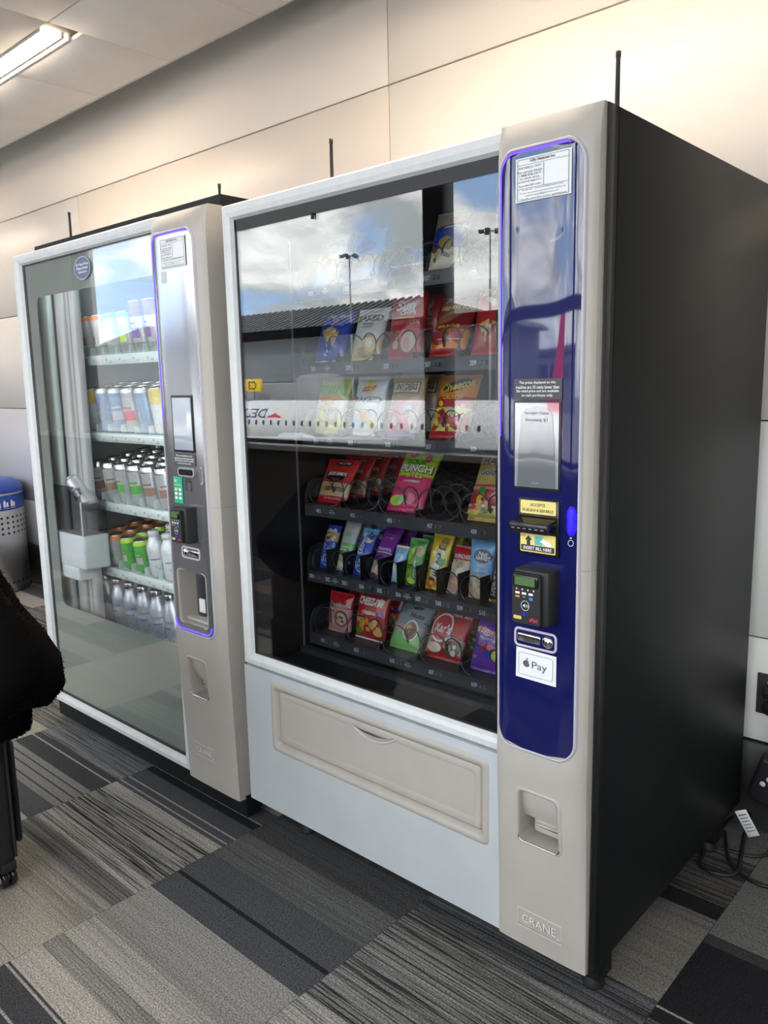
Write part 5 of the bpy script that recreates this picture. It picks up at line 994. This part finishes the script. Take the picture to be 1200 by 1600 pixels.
# ------------------------------------------------------------------ power outlet and leads beside the snack machine
ou = tag(empty('wall_outlet', (1.185, .999, .427)), 'dark double wall outlet with two black plugs, right of the snack machine', 'outlet')
MB().rbox(-.048, .048, -.006, 0, -.062, .062, .003, M('bronze_outlet_plate', (.055, .05, .05), .4), 2).build('cover_plate', ou)
for z in (.024, -.024): MB().rbox(-.020, .020, -.008, -.004, z - .017, z + .017, .004, M('outlet_white', (.55, .55, .55), .4)).build('socket', ou)
cord = M('black_power_cord', (.012, .012, .013), .4)
def smooth_path(pts, n=10):
    out = []
    P_ = [Vector(p) for p in pts]
    for i in range(len(P_) - 1):
        p0, p1, p2, p3 = P_[max(i - 1, 0)], P_[i], P_[i + 1], P_[min(i + 2, len(P_) - 1)]
        for k in range(n):
            t = k / n; out.append(.5 * ((2 * p1) + (-p0 + p2) * t + (2 * p0 - 5 * p1 + 4 * p2 - p3) * t * t + (-p0 + 3 * p1 - 3 * p2 + p3) * t ** 3))
    out.append(P_[-1]); return out
ad = tag(empty('power_lead', (1.20, .93, .20)), 'black lead with a leakage-guard plug box and white tag, hanging by the baseboard', 'power lead')
MB().rbox(-.034, .034, -.025, .025, -.075, .075, .012, black_matte, 3).build('guard_box', ad, (0, 0, 0), (.15, .28, 0))
MB().lathe([(0, -.0275), (.008, -.0275), (.008, -.02)], 14, (.008, 0, .018), white_p, True, 'y').build('button', ad, (0, 0, 0), (.15, .28, 0))
MB().lathe([(0, -.0275), (.008, -.0275), (.008, -.02)], 14, (-.004, 0, -.006), white_p, True, 'y').build('button', ad, (0, 0, 0), (.15, .28, 0))
MB().lathe([(.019, -.05), (.021, -.012), (.016, 0), (0, 0)], 18, (-.015, .06, .251), black_matte, True, 'y').lathe([(0, -.055), (.012, -.054), (.019, -.05)], 18, (-.015, .06, .251), black_matte, True, 'y').build('plug', ad)
MB().tube(smooth_path([(-.02, -.07, -.075 + .0), (-.028, -.05, -.11), (-.045, -.03, -.17), (-.03, -.10, -.193), (-.01, -.22, -.194), (-.09, -.24, -.194), (-.12, -.10, -.194), (-.10, .03, -.17)]), .0055, cord, 8).build('cable', ad)
MB().tube(smooth_path([(.012, .015, .078), (.02, .01, .15), (.0, .0, .22), (-.015, .008, .251)]), .0055, cord, 8).build('cable', ad)
tgm = MB().rbox(-.016, .016, -.0008, .0008, -.045, .045, .0006, white_p, 1).build('paper_tag', ad, (-.027, -.075, -.115), (.2, -.45, .2))
mb = MB()
for k in range(6): mb.drect(plane_y(-.001), -.011, .011, .028 - .011 * k, .032 - .011 * k, .0003, grey_plastic if k else red_s, 1, 1)
mb.build('lettering', tgm)
l2 = tag(empty('extension_lead', (1.20, .80, 0)), 'black cord looping over the carpet beside the machine foot', 'cord')
MB().tube(smooth_path([(-.10, .10, .006), (-.06, .0, .006), (-.02, -.06, .0065), (.05, -.09, .006), (.13, -.06, .006), (.25, .02, .006), (.34, .10, .006)]), .0055, cord, 8).build('cable', l2)
l3 = tag(empty('extension_lead', (1.20, .86, 0)), 'thin black cord curling behind the cord loop, near the wall', 'cord')
MB().tube(smooth_path([(-.09, -.05, .006), (.0, -.03, .006), (.06, .02, .014), (.14, .05, .02), (.2, .08, .15), (.22, .115, .35)]), .0045, cord, 8).build('cable', l3)
pk = tag(MB().lathe([(0, -.05), (.019, -.048), (.021, -.012), (.014, 0), (0, 0)], 18, (0, 0, 0), black_matte, True, 'y').build('power_plug', None, (1.187, .991, .403)), 'round black plug in the lower socket of the wall outlet', 'plug')
